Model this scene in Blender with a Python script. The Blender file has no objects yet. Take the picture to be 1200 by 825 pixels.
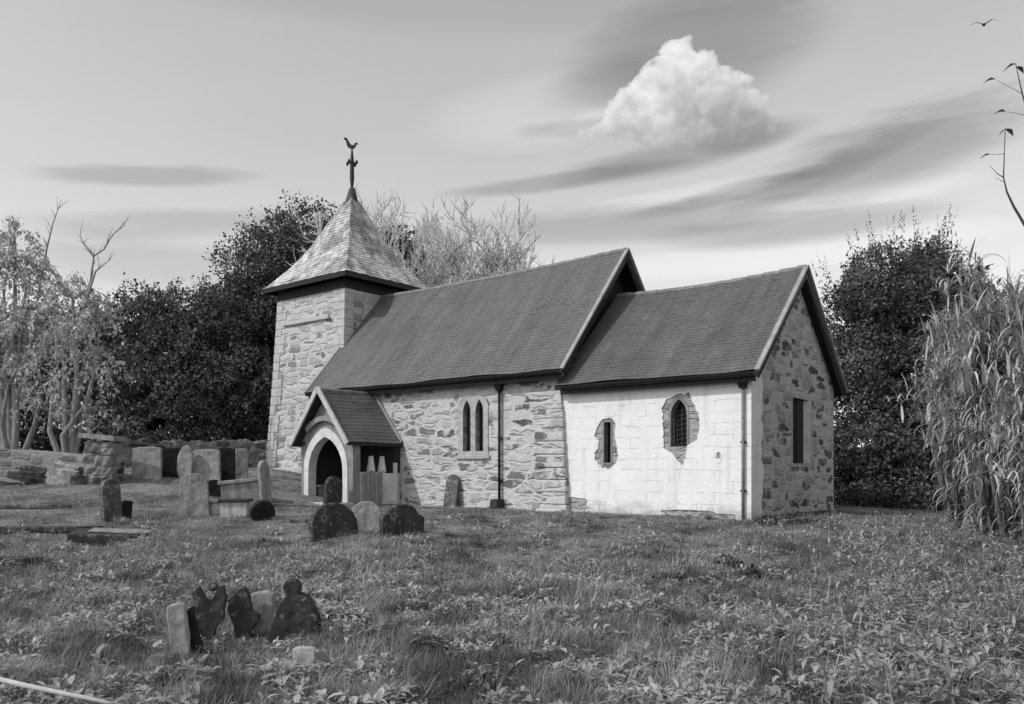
import bpy, bmesh, math, random
import numpy as np
from mathutils import Vector, Matrix
from mathutils.geometry import tessellate_polygon
from mathutils.noise import noise as pnoise
R = math.radians
C = bpy.context.scene.collection
SC = bpy.context.scene
rnd = random.Random(7)
NP = np.random.default_rng(11)

# ------------------------------------------------------------------ camera, sky, sun, exposure
F = 961.0            # focal length in photo pixels (photo 1200 x 825)
HZ = 550.0           # horizon row
EYE = 1.1
cam = bpy.data.cameras.new('camera'); camo = bpy.data.objects.new('camera', cam); C.objects.link(camo)
cam.sensor_width = 36.0; cam.lens = 36.0 * F / 1200.0
cam.shift_y = (HZ - 412.5) / 1200.0
cam.clip_end = 6000.0; cam.clip_start = 0.05
camo.location = (0, 0, EYE); camo.rotation_euler = (R(90), 0, 0)
SC.camera = camo

SUN_AZ = math.atan2(-0.88, -0.47)      # direction towards the sun in plan (x, y): from the left, behind the camera
SUN_EL = R(43)
sund = Vector((math.sin(SUN_AZ) * math.cos(SUN_EL), math.cos(SUN_AZ) * math.cos(SUN_EL), math.sin(SUN_EL)))
sl = bpy.data.lights.new('sun', 'SUN'); sl.energy = 2.9; sl.angle = R(0.6); sl.color = (1, 1, 1)
so = bpy.data.objects.new('sun', sl); C.objects.link(so)
so.rotation_euler = sund.to_track_quat('Z', 'Y').to_euler()

class Nd:
    """small helper to write node maths"""
    def __init__(s, tree): s.t = tree; s.n = tree.nodes; s.l = tree.links
    def new(s, typ, **kw):
        n = s.n.new(typ)
        for k, v in kw.items(): setattr(n, k, v)
        return n
    def put(s, sock, v):
        if isinstance(v, bpy.types.NodeSocket): s.l.new(v, sock)
        elif v is not None: sock.default_value = v
    def m(s, op, a, b=None, c=None, clamp=False):
        n = s.new('ShaderNodeMath', operation=op, use_clamp=clamp)
        s.put(n.inputs[0], a)
        if b is not None: s.put(n.inputs[1], b)
        if c is not None: s.put(n.inputs[2], c)
        return n.outputs[0]
    def mapr(s, v, a, b, c=0.0, d=1.0, kind='SMOOTHSTEP'):
        n = s.new('ShaderNodeMapRange', interpolation_type=kind)
        s.put(n.inputs[0], v); n.inputs[1].default_value = a; n.inputs[2].default_value = b
        s.put(n.inputs[3], c); s.put(n.inputs[4], d)
        return n.outputs[0]
    def mix(s, f, a, b):
        n = s.new('ShaderNodeMix', data_type='FLOAT')
        s.put(n.inputs[0], f); s.put(n.inputs[2], a); s.put(n.inputs[3], b)
        return n.outputs[0]
    def noise(s, vec, scale, detail=4, rough=0.55, dist=0.0):
        n = s.new('ShaderNodeTexNoise')
        if vec is not None: s.l.new(vec, n.inputs['Vector'])
        n.inputs['Scale'].default_value = scale; n.inputs['Detail'].default_value = detail
        n.inputs['Roughness'].default_value = rough; n.inputs['Distortion'].default_value = dist
        return n.outputs[0]
    def mapping(s, vec, scale=(1, 1, 1), rot=(0, 0, 0)):
        n = s.new('ShaderNodeMapping'); s.l.new(vec, n.inputs[0])
        n.inputs['Scale'].default_value = scale; n.inputs['Rotation'].default_value = rot
        return n.outputs[0]
    def xyz(s, x, y, z=0.0):
        n = s.new('ShaderNodeCombineXYZ'); s.put(n.inputs[0], x); s.put(n.inputs[1], y); s.put(n.inputs[2], z)
        return n.outputs[0]

def build_world():
    w = bpy.data.worlds.new('World'); SC.world = w; w.use_nodes = True
    g = Nd(w.node_tree); g.n.clear()
    sky = g.new('ShaderNodeTexSky', sky_type='NISHITA'); sky.sun_disc = False
    sky.sun_elevation = SUN_EL; sky.sun_rotation = SUN_AZ
    sky.altitude = 50; sky.air_density = 1.2; sky.dust_density = 1.2; sky.ozone_density = 1.0
    bw = g.new('ShaderNodeRGBToBW'); g.l.new(sky.outputs[0], bw.inputs[0])
    base = g.m('POWER', bw.outputs[0], SKY_POW)
    base = g.m('MULTIPLY', base, SKY_MUL)
    tc = g.new('ShaderNodeTexCoord'); sep = g.new('ShaderNodeSeparateXYZ'); g.l.new(tc.outputs['Generated'], sep.inputs[0])
    az = g.m('ARCTAN2', sep.outputs[0], sep.outputs[1]); el = g.m('ARCSINE', sep.outputs[2])
    # wind-drawn warp of the sky coordinates
    v0 = g.xyz(az, el)
    n1 = g.m('SUBTRACT', g.noise(g.mapping(v0, (5, 22, 1), (0, 0, R(-8))), 1.0, 5, 0.6), 0.5)
    n2 = g.m('SUBTRACT', g.noise(g.mapping(v0, (9, 70, 1), (0, 0, R(-8))), 1.0, 4, 0.6), 0.5)
    n3 = g.m('SUBTRACT', g.noise(g.mapping(v0, (3, 6, 1), (0, 0, R(-6))), 1.0, 3, 0.6), 0.5)
    def angles(u, v):
        a = math.atan((u - 600) / F); e = math.atan((HZ - v) / F * math.cos(a)); return a, e
    out = base
    # broad, very soft tone changes of the high cloud sheet
    out = g.m('MULTIPLY', out, g.m('ADD', 1.0, g.m('MULTIPLY', n3, 0.08)))
    out = g.m('MULTIPLY', out, g.m('ADD', 1.0, g.m('MULTIPLY', n1, 0.06)))
    def streak(out, u, v, ru, rv, slope, amount, soft=1.0, warp=1.0):
        """a lens of cloud: centre and half sizes, slope = rise per run, amount < 0 darker, > 0 brighter"""
        a0, e0 = angles(u, v)
        ra, re = ru / F, rv / F
        da = g.m('SUBTRACT', az, a0); de = g.m('SUBTRACT', el, e0)
        de = g.m('SUBTRACT', de, g.m('MULTIPLY', da, slope))
        de = g.m('ADD', de, g.m('MULTIPLY', n1, 0.024 * warp)); de = g.m('ADD', de, g.m('MULTIPLY', n2, 0.016 * warp))
        q = g.m('ADD', g.m('POWER', g.m('ABSOLUTE', g.m('DIVIDE', da, ra)), 2.0), g.m('POWER', g.m('ABSOLUTE', g.m('DIVIDE', de, re)), 2.0))
        q = g.m('ADD', q, g.m('MULTIPLY', n2, 1.6 * warp)); q = g.m('ADD', q, g.m('MULTIPLY', n1, 0.8 * warp))
        k = g.mapr(q, 1.0 + 0.25 * soft, 1.0 - 0.95 * soft if soft < 1 else 0.02, 0.0, amount)
        return g.m('MULTIPLY', out, g.m('ADD', 1.0, k))
    for s in STREAKS: out = streak(out, *s)
    bg = g.new('ShaderNodeBackground'); bg.inputs[1].default_value = SKY_STR
    cc = g.new('ShaderNodeCombineColor')
    for i in range(3): g.l.new(out, cc.inputs[i])
    g.l.new(cc.outputs[0], bg.inputs[0])
    o = g.new('ShaderNodeOutputWorld'); g.l.new(bg.outputs[0], o.inputs[0])
SKY_STR = 0.10; SKY_POW = 0.75; SKY_MUL = 3.75
STREAKS = [
    # u, v, half width, half height, slope, amount, softness, warp
    (600, 0, 1000, 34, 0.0, -0.10, 1.2, 0.4),
    (815, 58, 150, 62, 0.10, -0.34, 1.3, 0.4),
    (720, 96, 90, 26, 0.15, -0.18, 1.3, 0.4),
    (175, 207, 120, 11, 0.12, -0.26, 0.9, 0.35),
    (250, 262, 200, 18, 0.12, -0.21, 1.1, 0.5),
    (190, 306, 170, 32, 0.05, -0.19, 1.3, 0.5),
    (655, 213, 150, 10, 0.10, -0.29, 0.9, 0.4),
    (800, 182, 150, 20, 0.14, -0.35, 1.0, 0.4),
    (870, 160, 60, 18, 0.05, -0.24, 1.2, 0.4),
    (680, 149, 80, 12, 0.05, -0.24, 1.0, 0.4),
    (1045, 178, 150, 42, 0.16, -0.37, 1.0, 0.6),
    (970, 200, 120, 18, 0.30, -0.24, 1.0, 0.5),
    (860, 226, 130, 11, 0.16, -0.26, 1.0, 0.5),
    (740, 262, 230, 24, 0.03, -0.29, 1.0, 0.5),
    (930, 268, 160, 20, 0.02, -0.29, 1.0, 0.5),
    (760, 236, 130, 10, 0.12, 0.16, 1.1, 0.5),
    (640, 130, 150, 40, 0.10, 0.16, 1.2, 0.4),
    (690, 142, 62, 14, 0.25, 0.16, 1.2, 0.8),
    (850, 306, 330, 18, 0.03, 0.14, 1.2, 0.5),
    (330, 285, 160, 14, 0.05, 0.14, 1.2, 0.5),
    (980, 236, 150, 14, 0.05, 0.16, 1.1, 0.5),
]
build_world()
SC.view_settings.view_transform = 'Standard'; SC.view_settings.look = 'None'
SC.view_settings.exposure = -0.36; SC.view_settings.gamma = 1.0; SC.view_settings.use_curve_mapping = False
SC.cycles.use_denoising = True
SC.cycles.max_bounces = 12; SC.cycles.volume_bounces = 10; SC.cycles.volume_step_rate = 0.35; SC.cycles.transmission_bounces = 4; SC.cycles.glossy_bounces = 2; SC.cycles.diffuse_bounces = 3; SC.cycles.transparent_max_bounces = 8

# ------------------------------------------------------------------ where the church stands
CX, CY = 5.40, 18.50                                  # south-east corner of the chancel
E = Vector((0.78, -0.625)).normalized(); N = Vector((0.625, 0.78)).normalized()
ROT = math.atan2(E.y, E.x)
def loc2w(x, y): return CX + E.x * x + N.x * y, CY + E.y * x + N.y * y
def w2loc(X, Y):
    dx, dy = X - CX, Y - CY
    return E.x * dx + E.y * dy, N.x * dx + N.y * dy
def sstep(t):
    t = np.clip(t, 0, 1); return t * t * (3 - 2 * t)
def gz(X, Y):
    """height of the ground"""
    X = np.asarray(X, float); Y = np.asarray(Y, float)
    xl, yl = w2loc(X, Y)
    z = -0.6 + 0.6 * sstep((Y - 8.0) / 13.0)
    z = z + 1.15 * sstep((-xl - 10.5) / 9.0) * sstep((yl + 13) / 9.0)
    z = z - 0.25 * sstep((X - 8) / 8) * sstep((Y - 10) / 8)
    z = z + 3.0 * sstep((Y - 45) / 60.0)
    near = 1 - sstep((Y - 14) / 6.0)
    b = 0.05 * np.sin(X * 1.7 + 0.6 * np.sin(Y * 1.1)) * np.sin(Y * 1.3 + 0.9) + 0.03 * np.sin(X * 3.1 + Y * 2.3) + 0.02 * np.sin(X * 5.3 - Y * 4.1)
    return z + b * (0.25 + 0.75 * near)
def gzf(x, y): return float(gz(x, y))
def at(u, v):
    """ground point seen along a direction of the view"""
    dx, dz = (u - 600) / F, (HZ - v) / F
    t = 3.0
    while t < 120:
        if EYE + dz * t <= gzf(dx * t, t): break
        t += 0.05
    return dx * t, t
def ray(u, v, Y): return Vector(((u - 600) / F * Y, Y, EYE + (HZ - v) / F * Y))

# ------------------------------------------------------------------ object helpers
def link(o, parent=None):
    C.objects.link(o)
    if parent is not None: o.parent = parent
    return o
def tag(o, label=None, cat=None, group=None, kind=None):
    if label: o['label'] = label
    if cat: o['category'] = cat
    if group: o['group'] = group
    if kind: o['kind'] = kind
    return o
def empty(name, loc, rz=0.0):
    o = bpy.data.objects.new(name, None); C.objects.link(o); o.location = loc; o.rotation_euler = (0, 0, rz)
    o.empty_display_size = 0.2
    return o
def mesh_np(name, verts, faces, mat, parent=None, smooth=False, uv=None):
    me = bpy.data.meshes.new(name)
    verts = np.asarray(verts, np.float32); faces = np.asarray(faces, np.int32)
    nf, k = faces.shape
    me.vertices.add(len(verts)); me.vertices.foreach_set('co', verts.ravel())
    me.loops.add(nf * k); me.loops.foreach_set('vertex_index', faces.ravel())
    me.polygons.add(nf); me.polygons.foreach_set('loop_start', np.arange(nf, dtype=np.int32) * k)
    me.polygons.foreach_set('loop_total', np.full(nf, k, np.int32))
    me.update(calc_edges=True)
    if smooth: me.polygons.foreach_set('use_smooth', np.ones(nf, bool))
    me.materials.append(mat)
    return link(bpy.data.objects.new(name, me), parent)

class MB:
    """collects shapes and links them as ONE mesh object"""
    def __init__(s): s.v = []; s.f = []
    def add(s, vs, fs):
        o = len(s.v); s.v += [tuple(p) for p in vs]; s.f += [tuple(i + o for i in f) for f in fs]; return s
    def box(s, a, b):
        (x0, y0, z0), (x1, y1, z1) = a, b
        return s.add([(x0, y0, z0), (x1, y0, z0), (x1, y1, z0), (x0, y1, z0), (x0, y0, z1), (x1, y0, z1), (x1, y1, z1), (x0, y1, z1)],
                     [(3, 2, 1, 0), (4, 5, 6, 7), (0, 1, 5, 4), (1, 2, 6, 5), (2, 3, 7, 6), (3, 0, 4, 7)])
    def hexa(s, p):
        return s.add(p, [(3, 2, 1, 0), (4, 5, 6, 7), (0, 1, 5, 4), (1, 2, 6, 5), (2, 3, 7, 6), (3, 0, 4, 7)])
    def bar(s, a, b, w, h, up=(0, 0, 1)):
        a = Vector(a); b = Vector(b); d = (b - a).normalized(); up = Vector(up)
        sx = d.cross(up).normalized() * (w / 2); sy = sx.cross(d).normalized() * (h / 2)
        return s.hexa([a - sx - sy, a + sx - sy, b + sx - sy, b - sx - sy, a - sx + sy, a + sx + sy, b + sx + sy, b - sx + sy])
    def tube(s, pts, rad, n=8, cap=True):
        pts = [Vector(p) for p in pts]
        if not hasattr(rad, '__len__'): rad = [rad] * len(pts)
        o = len(s.v); ref = None
        for i, p in enumerate(pts):
            d = (pts[min(i + 1, len(pts) - 1)] - pts[max(i - 1, 0)]).normalized()
            if ref is None: ref = Vector((0, 0, 1)) if abs(d.z) < 0.9 else Vector((1, 0, 0))
            a = d.cross(ref).normalized(); b = a.cross(d).normalized(); ref = b
            for k in range(n):
                t = 2 * math.pi * k / n
                s.v.append(tuple(p + (a * math.cos(t) + b * math.sin(t)) * rad[i]))
        for i in range(len(pts) - 1):
            for k in range(n):
                k2 = (k + 1) % n
                s.f.append((o + i * n + k, o + i * n + k2, o + (i + 1) * n + k2, o + (i + 1) * n + k))
        if cap:
            s.f.append(tuple(o + k for k in range(n - 1, -1, -1)))
            s.f.append(tuple(o + (len(pts) - 1) * n + k for k in range(n)))
        return s
    def panel(s, outline, holes, thick, org, ud, vd, nd):
        """flat slab with holes; nd points out of the wall, the slab goes back by thick"""
        org, ud, vd, nd = Vector(org), Vector(ud), Vector(vd), Vector(nd)
        loops = [outline] + list(holes)
        flat = [p for l in loops for p in l]
        tri = tessellate_polygon([[Vector((p[0], p[1], 0)) for p in l] for l in loops])
        o = len(s.v); n = len(flat)
        for dd in (0, -thick):
            for p in flat: s.v.append(tuple(org + ud * p[0] + vd * p[1] + nd * dd))
        for t in tri:
            a, b, c = [Vector((flat[i][0], flat[i][1])) for i in t]
            t = tuple(t)
            cr = (b - a).cross(c - a)
            good = (cr > 0) == (ud.cross(vd).dot(nd) > 0)
            if not good: t = t[::-1]
            s.f.append(tuple(o + i for i in t)); s.f.append(tuple(o + n + i for i in t[::-1]))
        k = 0
        for l in loops:
            m = len(l)
            for i in range(m):
                a, b = k + i, k + (i + 1) % m
                s.f.append((o + a, o + b, o + n + b, o + n + a))
            k += m
        return s
    def build(s, name, mat, parent=None, smooth=False, fix=True, bevel=0.0):
        me = bpy.data.meshes.new(name); me.from_pydata(s.v, [], s.f); me.update()
        if fix:
            bm = bmesh.new(); bm.from_mesh(me); bmesh.ops.recalc_face_normals(bm, faces=bm.faces[:]); bm.to_mesh(me); bm.free()
        me.materials.append(mat)
        if smooth: me.polygons.foreach_set('use_smooth', np.ones(len(me.polygons), bool))
        o = link(bpy.data.objects.new(name, me), parent)
        if bevel:
            b = o.modifiers.new('bevel', 'BEVEL'); b.width = bevel; b.segments = 2; b.limit_method = 'ANGLE'; b.angle_limit = R(40)
        return o

def arch(cx, z0, w, zs, za, n=7):
    """pointed arch outline, counter-clockwise from the lower left"""
    a = w / 2; h = za - zs; r = (a * a + h * h) / (2 * a)
    pts = [(cx - a, z0), (cx + a, z0)]
    c = cx + a - r; t1 = math.atan2(h, cx - c)
    for i in range(n + 1): t = t1 * i / n; pts.append((c + r * math.cos(t), zs + r * math.sin(t)))
    c = cx - a + r
    for i in range(n - 1, -1, -1): t = t1 * i / n; pts.append((c - r * math.cos(t), zs + r * math.sin(t)))
    return pts
def rect(x0, x1, z0, z1): return [(x0, z0), (x1, z0), (x1, z1), (x0, z1)]
def ragged(cx, cz, rx, rz, seed, n=26, amp=0.22):
    rr = random.Random(seed); ph = [rr.uniform(0, 6.28) for _ in range(4)]
    out = []
    for i in range(n):
        t = 2 * math.pi * i / n
        k = 1 + amp * (0.5 * math.sin(2 * t + ph[0]) + 0.4 * math.sin(3 * t + ph[1]) + 0.35 * math.sin(5 * t + ph[2]) + 0.25 * math.sin(8 * t + ph[3]))
        sx = abs(math.cos(t)) ** 0.7 * math.copysign(1, math.cos(t)); sz = abs(math.sin(t)) ** 0.7 * math.copysign(1, math.sin(t))
        out.append((cx + rx * k * sx, cz + rz * k * sz))
    return out

# ------------------------------------------------------------------ materials (everything is a neutral grey: a black-and-white photograph)
def mat_base(name, rough=0.9, spec=0.25):
    m = bpy.data.materials.new(name); m.use_nodes = True
    g = Nd(m.node_tree); b = g.n['Principled BSDF']
    b.inputs['Roughness'].default_value = rough; b.inputs['Specular IOR Level'].default_value = spec
    return m, g, b
def setc(g, b, val):
    cc = g.new('ShaderNodeCombineColor')
    for i in range(3): g.put(cc.inputs[i], val)
    g.l.new(cc.outputs[0], b.inputs['Base Color'])
def bump(g, b, h, strength=0.5, dist=0.02):
    n = g.new('ShaderNodeBump'); n.inputs['Strength'].default_value = strength; n.inputs['Distance'].default_value = dist
    g.l.new(h, n.inputs['Height']); g.l.new(n.outputs[0], b.inputs['Normal'])
def objco(g): return g.new('ShaderNodeTexCoord').outputs['Object']

def m_plain(name, val, rough=0.8, var=0.25, scale=4.0, bmp=0.2, spec=0.25, stretch=(1, 1, 1)):
    m, g, b = mat_base(name, rough, spec); co = g.mapping(objco(g), stretch)
    n = g.noise(co, scale, 6, 0.65)
    setc(g, b, g.mapr(n, 0.3, 0.7, val * (1 - var), val * (1 + var), 'LINEAR'))
    bump(g, b, g.noise(co, scale * 5, 4), bmp, 0.01)
    return m

def m_rubble(name, mortar, stone_lo, stone_hi, dark, darkshare, scale=(2.1, 2.1, 5.0), wash=0.5, mw=0.055):
    """rubble walling: each stone its own tone, pale mortar smeared over many of them"""
    m, g, b = mat_base(name, 0.95, 0.15); co = objco(g)
    wob = g.new('ShaderNodeTexNoise'); g.l.new(co, wob.inputs['Vector']); wob.inputs['Scale'].default_value = 2.2; wob.inputs['Detail'].default_value = 3
    sub = g.new('ShaderNodeVectorMath', operation='SUBTRACT'); g.l.new(wob.outputs['Color'], sub.inputs[0]); sub.inputs[1].default_value = (0.5, 0.5, 0.5)
    sc = g.new('ShaderNodeVectorMath', operation='SCALE'); g.l.new(sub.outputs[0], sc.inputs[0]); sc.inputs['Scale'].default_value = 0.22
    ad = g.new('ShaderNodeVectorMath', operation='ADD'); g.l.new(co, ad.inputs[0]); g.l.new(sc.outputs[0], ad.inputs[1])
    p = g.mapping(ad.outputs[0], scale)
    vo = g.new('ShaderNodeTexVoronoi', feature='F1', distance='MINKOWSKI'); g.l.new(p, vo.inputs['Vector'])
    v2 = g.new('ShaderNodeTexVoronoi', feature='F2', distance='MINKOWSKI'); g.l.new(p, v2.inputs['Vector'])
    for q in (vo, v2): q.inputs['Scale'].default_value = 1.0; q.inputs['Randomness'].default_value = 0.78; q.inputs['Exponent'].default_value = 7.0
    gapd = g.m('MULTIPLY', g.m('SUBTRACT', v2.outputs['Distance'], vo.outputs['Distance']), 0.6)
    cs = g.new('ShaderNodeSeparateColor'); g.l.new(vo.outputs['Color'], cs.inputs[0])
    tone = g.mapr(cs.outputs[0], 0, 1, stone_lo, stone_hi, 'LINEAR')
    isdark = g.mapr(cs.outputs[1], darkshare + 0.02, darkshare - 0.02, 0, 1, 'LINEAR')
    tone = g.mix(isdark, tone, g.mapr(cs.outputs[2], 0, 1, dark * 0.7, dark * 1.4, 'LINEAR'))
    fine = g.noise(co, 18, 6, 0.7)
    tone = g.m('MULTIPLY', tone, g.mapr(fine, 0.25, 0.75, 0.72, 1.25, 'LINEAR'))
    edge = g.m('ADD', gapd, g.m('MULTIPLY', g.m('SUBTRACT', g.noise(co, 9, 4, 0.6), 0.5), 0.12))
    mort = g.mapr(edge, mw, mw + 0.07, 1, 0)
    smear = g.mapr(g.noise(co, 2.6, 5, 0.7), 0.48, 0.62, 0, wash)
    cover = g.m('MAXIMUM', mort, smear)
    mt = g.m('MULTIPLY', mortar, g.mapr(g.noise(co, 5, 5, 0.7), 0.2, 0.8, 0.78, 1.14, 'LINEAR'))
    col = g.mix(cover, tone, mt)
    setc(g, b, col)
    h = g.m('ADD', g.mapr(edge, 0.0, 0.16, 0, 1), g.m('MULTIPLY', fine, 0.45))
    bump(g, b, h, 0.9, 0.035)
    return m

def m_whitewash():
    m, g, b = mat_base('whitewash', 0.9, 0.2); co = objco(g)
    br = g.new('ShaderNodeTexBrick'); 
    sp = g.new('ShaderNodeSeparateXYZ'); g.l.new(co, sp.inputs[0])
    warp = g.m('MULTIPLY', g.m('SUBTRACT', g.noise(co, 1.3, 3), 0.5), 0.16)
    run = g.m('ADD', sp.outputs[0], sp.outputs[1])
    g.l.new(g.xyz(run, g.m('ADD', sp.outputs[2], warp)), br.inputs['Vector'])
    br.inputs['Scale'].default_value = 1.0; br.inputs['Brick Width'].default_value = 0.9; br.inputs['Row Height'].default_value = 0.27
    br.inputs['Mortar Size'].default_value = 0.009; br.inputs['Mortar Smooth'].default_value = 0.6
    br.offset_frequency = 2; br.inputs['Bias'].default_value = 0
    lines = g.m('MULTIPLY', br.outputs['Fac'], g.mapr(g.noise(co, 2.2, 4, 0.6), 0.42, 0.6, 0.0, 1.0))
    n = g.noise(co, 1.6, 6, 0.7)
    val = g.mapr(n, 0.25, 0.75, 0.70, 0.80, 'LINEAR')
    # damp, thin wash near the ground and a few worn spots
    foot = g.m('ADD', sp.outputs[2], g.m('MULTIPLY', g.m('SUBTRACT', g.noise(g.mapping(co, (1.6, 1.6, 3)), 1.0, 5, 0.7), 0.5), 1.1))
    val = g.m('MULTIPLY', val, g.mapr(foot, -0.05, 0.32, 0.62, 1.0))
    run = g.mapr(g.noise(g.mapping(co, (5, 5, 0.5)), 1.0, 4, 0.6), 0.5, 0.75, 1.0, 0.84)
    val = g.m('MULTIPLY', val, run)
    crack = g.new('ShaderNodeTexVoronoi', feature='DISTANCE_TO_EDGE'); wv = g.noise(co, 3.0, 5, 0.7)
    g.l.new(g.xyz(g.m('ADD', sp.outputs[0], g.m('MULTIPLY', wv, 0.7)), sp.outputs[1], g.m('ADD', sp.outputs[2], g.m('MULTIPLY', wv, 0.5))), crack.inputs['Vector']); crack.inputs['Scale'].default_value = 0.8
    ck = g.m('MULTIPLY', g.mapr(crack.outputs['Distance'], 0.012, 0.003, 0, 1), g.mapr(g.noise(co, 1.1, 3), 0.52, 0.62, 0, 0.16))
    val = g.m('MULTIPLY', val, g.m('SUBTRACT', 1.0, ck))
    spots = g.mapr(g.noise(g.mapping(co, (1, 1, 1.8)), 3.1, 5, 0.65), 0.66, 0.72, 1.0, 0.72)
    val = g.m('MULTIPLY', val, spots)
    val = g.m('MULTIPLY', val, g.m('SUBTRACT', 1.0, g.m('MULTIPLY', lines, 0.30)))
    setc(g, b, val)
    h = g.m('SUBTRACT', g.noise(co, 7, 5, 0.6), g.m('MULTIPLY', lines, 0.6))
    bump(g, b, h, 0.55, 0.03)
    return m

def m_slate(name, lo, hi):
    m, g, b = mat_base(name, 0.7, 0.3); co = objco(g)
    geo = g.new('ShaderNodeNewGeometry')
    t = g.mapr(geo.outputs['Random Per Island'], 0, 1, lo, hi, 'LINEAR')
    n = g.noise(co, 1.1, 6, 0.7)
    t = g.m('MULTIPLY', t, g.mapr(n, 0.3, 0.7, 0.88, 1.14, 'LINEAR'))
    st = g.noise(g.mapping(co, (3.2, 0.35, 0.35)), 1.0, 5, 0.7)
    t = g.m('MULTIPLY', t, g.mapr(st, 0.3, 0.7, 0.76, 1.22, 'LINEAR'))
    lich = g.m('ADD', g.mapr(g.noise(co, 9, 6, 0.72), 0.62, 0.72, 0, 0.09), g.mapr(g.noise(co, 1.7, 7, 0.75), 0.56, 0.70, 0, 0.05))
    setc(g, b, g.m('ADD', t, lich)); bump(g, b, g.noise(co, 30, 4), 0.25, 0.006)
    return m

def m_tower_roof():
    m, g, b = mat_base('lichened_shingle', 0.9, 0.2); co = objco(g)
    big = g.noise(g.mapping(co, (1, 1, 0.8)), 1.2, 6, 0.72)
    v = g.mapr(big, 0.36, 0.60, 0.24, 0.58)
    run = g.noise(g.mapping(co, (3.2, 3.2, 0.35)), 1.0, 5, 0.7)
    v = g.m('MULTIPLY', v, g.mapr(run, 0.35, 0.65, 0.62, 1.2, 'LINEAR'))
    geo = g.new('ShaderNodeNewGeometry')
    v = g.m('MULTIPLY', v, g.mapr(geo.outputs['Random Per Island'], 0, 1, 0.82, 1.16, 'LINEAR'))
    v = g.m('MULTIPLY', v, g.mapr(g.noise(co, 14, 5, 0.7), 0.3, 0.7, 0.8, 1.2, 'LINEAR'))
    setc(g, b, v); bump(g, b, g.noise(co, 25, 4), 0.3, 0.01)
    return m

def m_headstone(name, val, lichen, share):
    m, g, b = mat_base(name, 0.9, 0.2); co = objco(g)
    n = g.mapr(g.noise(co, 5, 7, 0.7), 0.3, 0.7, val * 0.65, val * 1.35, 'LINEAR')
    l = g.mapr(g.noise(co, 7.5, 6, 0.7), 0.72 - share, 0.80 - share, 0, 1)
    st = g.mapr(g.noise(g.mapping(co, (9, 9, 1.5)), 1.0, 4, 0.6), 0.35, 0.7, 0.75, 1.1, 'LINEAR')
    setc(g, b, g.m('MULTIPLY', g.mix(l, n, lichen), st)); bump(g, b, g.noise(co, 26, 6, 0.7), 0.7, 0.012)
    return m

def m_leaf(name, lo, hi, trans=0.25, clump=0.8, cs=0.9, rough=0.6):
    m = bpy.data.materials.new(name); m.use_nodes = True
    g = Nd(m.node_tree); g.n.clear(); co = objco(g)
    geo = g.new('ShaderNodeNewGeometry')
    v = g.mapr(geo.outputs['Random Per Island'], 0, 1, lo, hi, 'LINEAR')
    v = g.m('MULTIPLY', v, g.mapr(g.noise(co, cs, 4, 0.65), 0.35, 0.65, 1 - clump * 0.45, 1 + clump * 0.45))
    cc = g.new('ShaderNodeCombineColor')
    for i in range(3): g.l.new(v, cc.inputs[i])
    b = g.new('ShaderNodeBsdfPrincipled'); b.inputs['Roughness'].default_value = rough; b.inputs['Specular IOR Level'].default_value = 0.25
    g.l.new(cc.outputs[0], b.inputs['Base Color'])
    t = g.new('ShaderNodeBsdfTranslucent'); g.l.new(cc.outputs[0], t.inputs[0])
    mx = g.new('ShaderNodeMixShader'); mx.inputs[0].default_value = trans
    g.l.new(b.outputs[0], mx.inputs[1]); g.l.new(t.outputs[0], mx.inputs[2])
    o = g.new('ShaderNodeOutputMaterial'); g.l.new(mx.outputs[0], o.inputs[0])
    return m

def m_ground():
    m, g, b = mat_base('turf', 0.95, 0.1); co = objco(g)
    a = g.noise(co, 0.55, 6, 0.7); c = g.noise(co, 6, 6, 0.7)
    v = g.mapr(a, 0.35, 0.65, 0.09, 0.26); v = g.m('MULTIPLY', v, g.mapr(c, 0.3, 0.7, 0.6, 1.35, 'LINEAR'))
    setc(g, b, v); bump(g, b, g.noise(co, 22, 5, 0.7), 1.0, 0.05)
    return m

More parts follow.
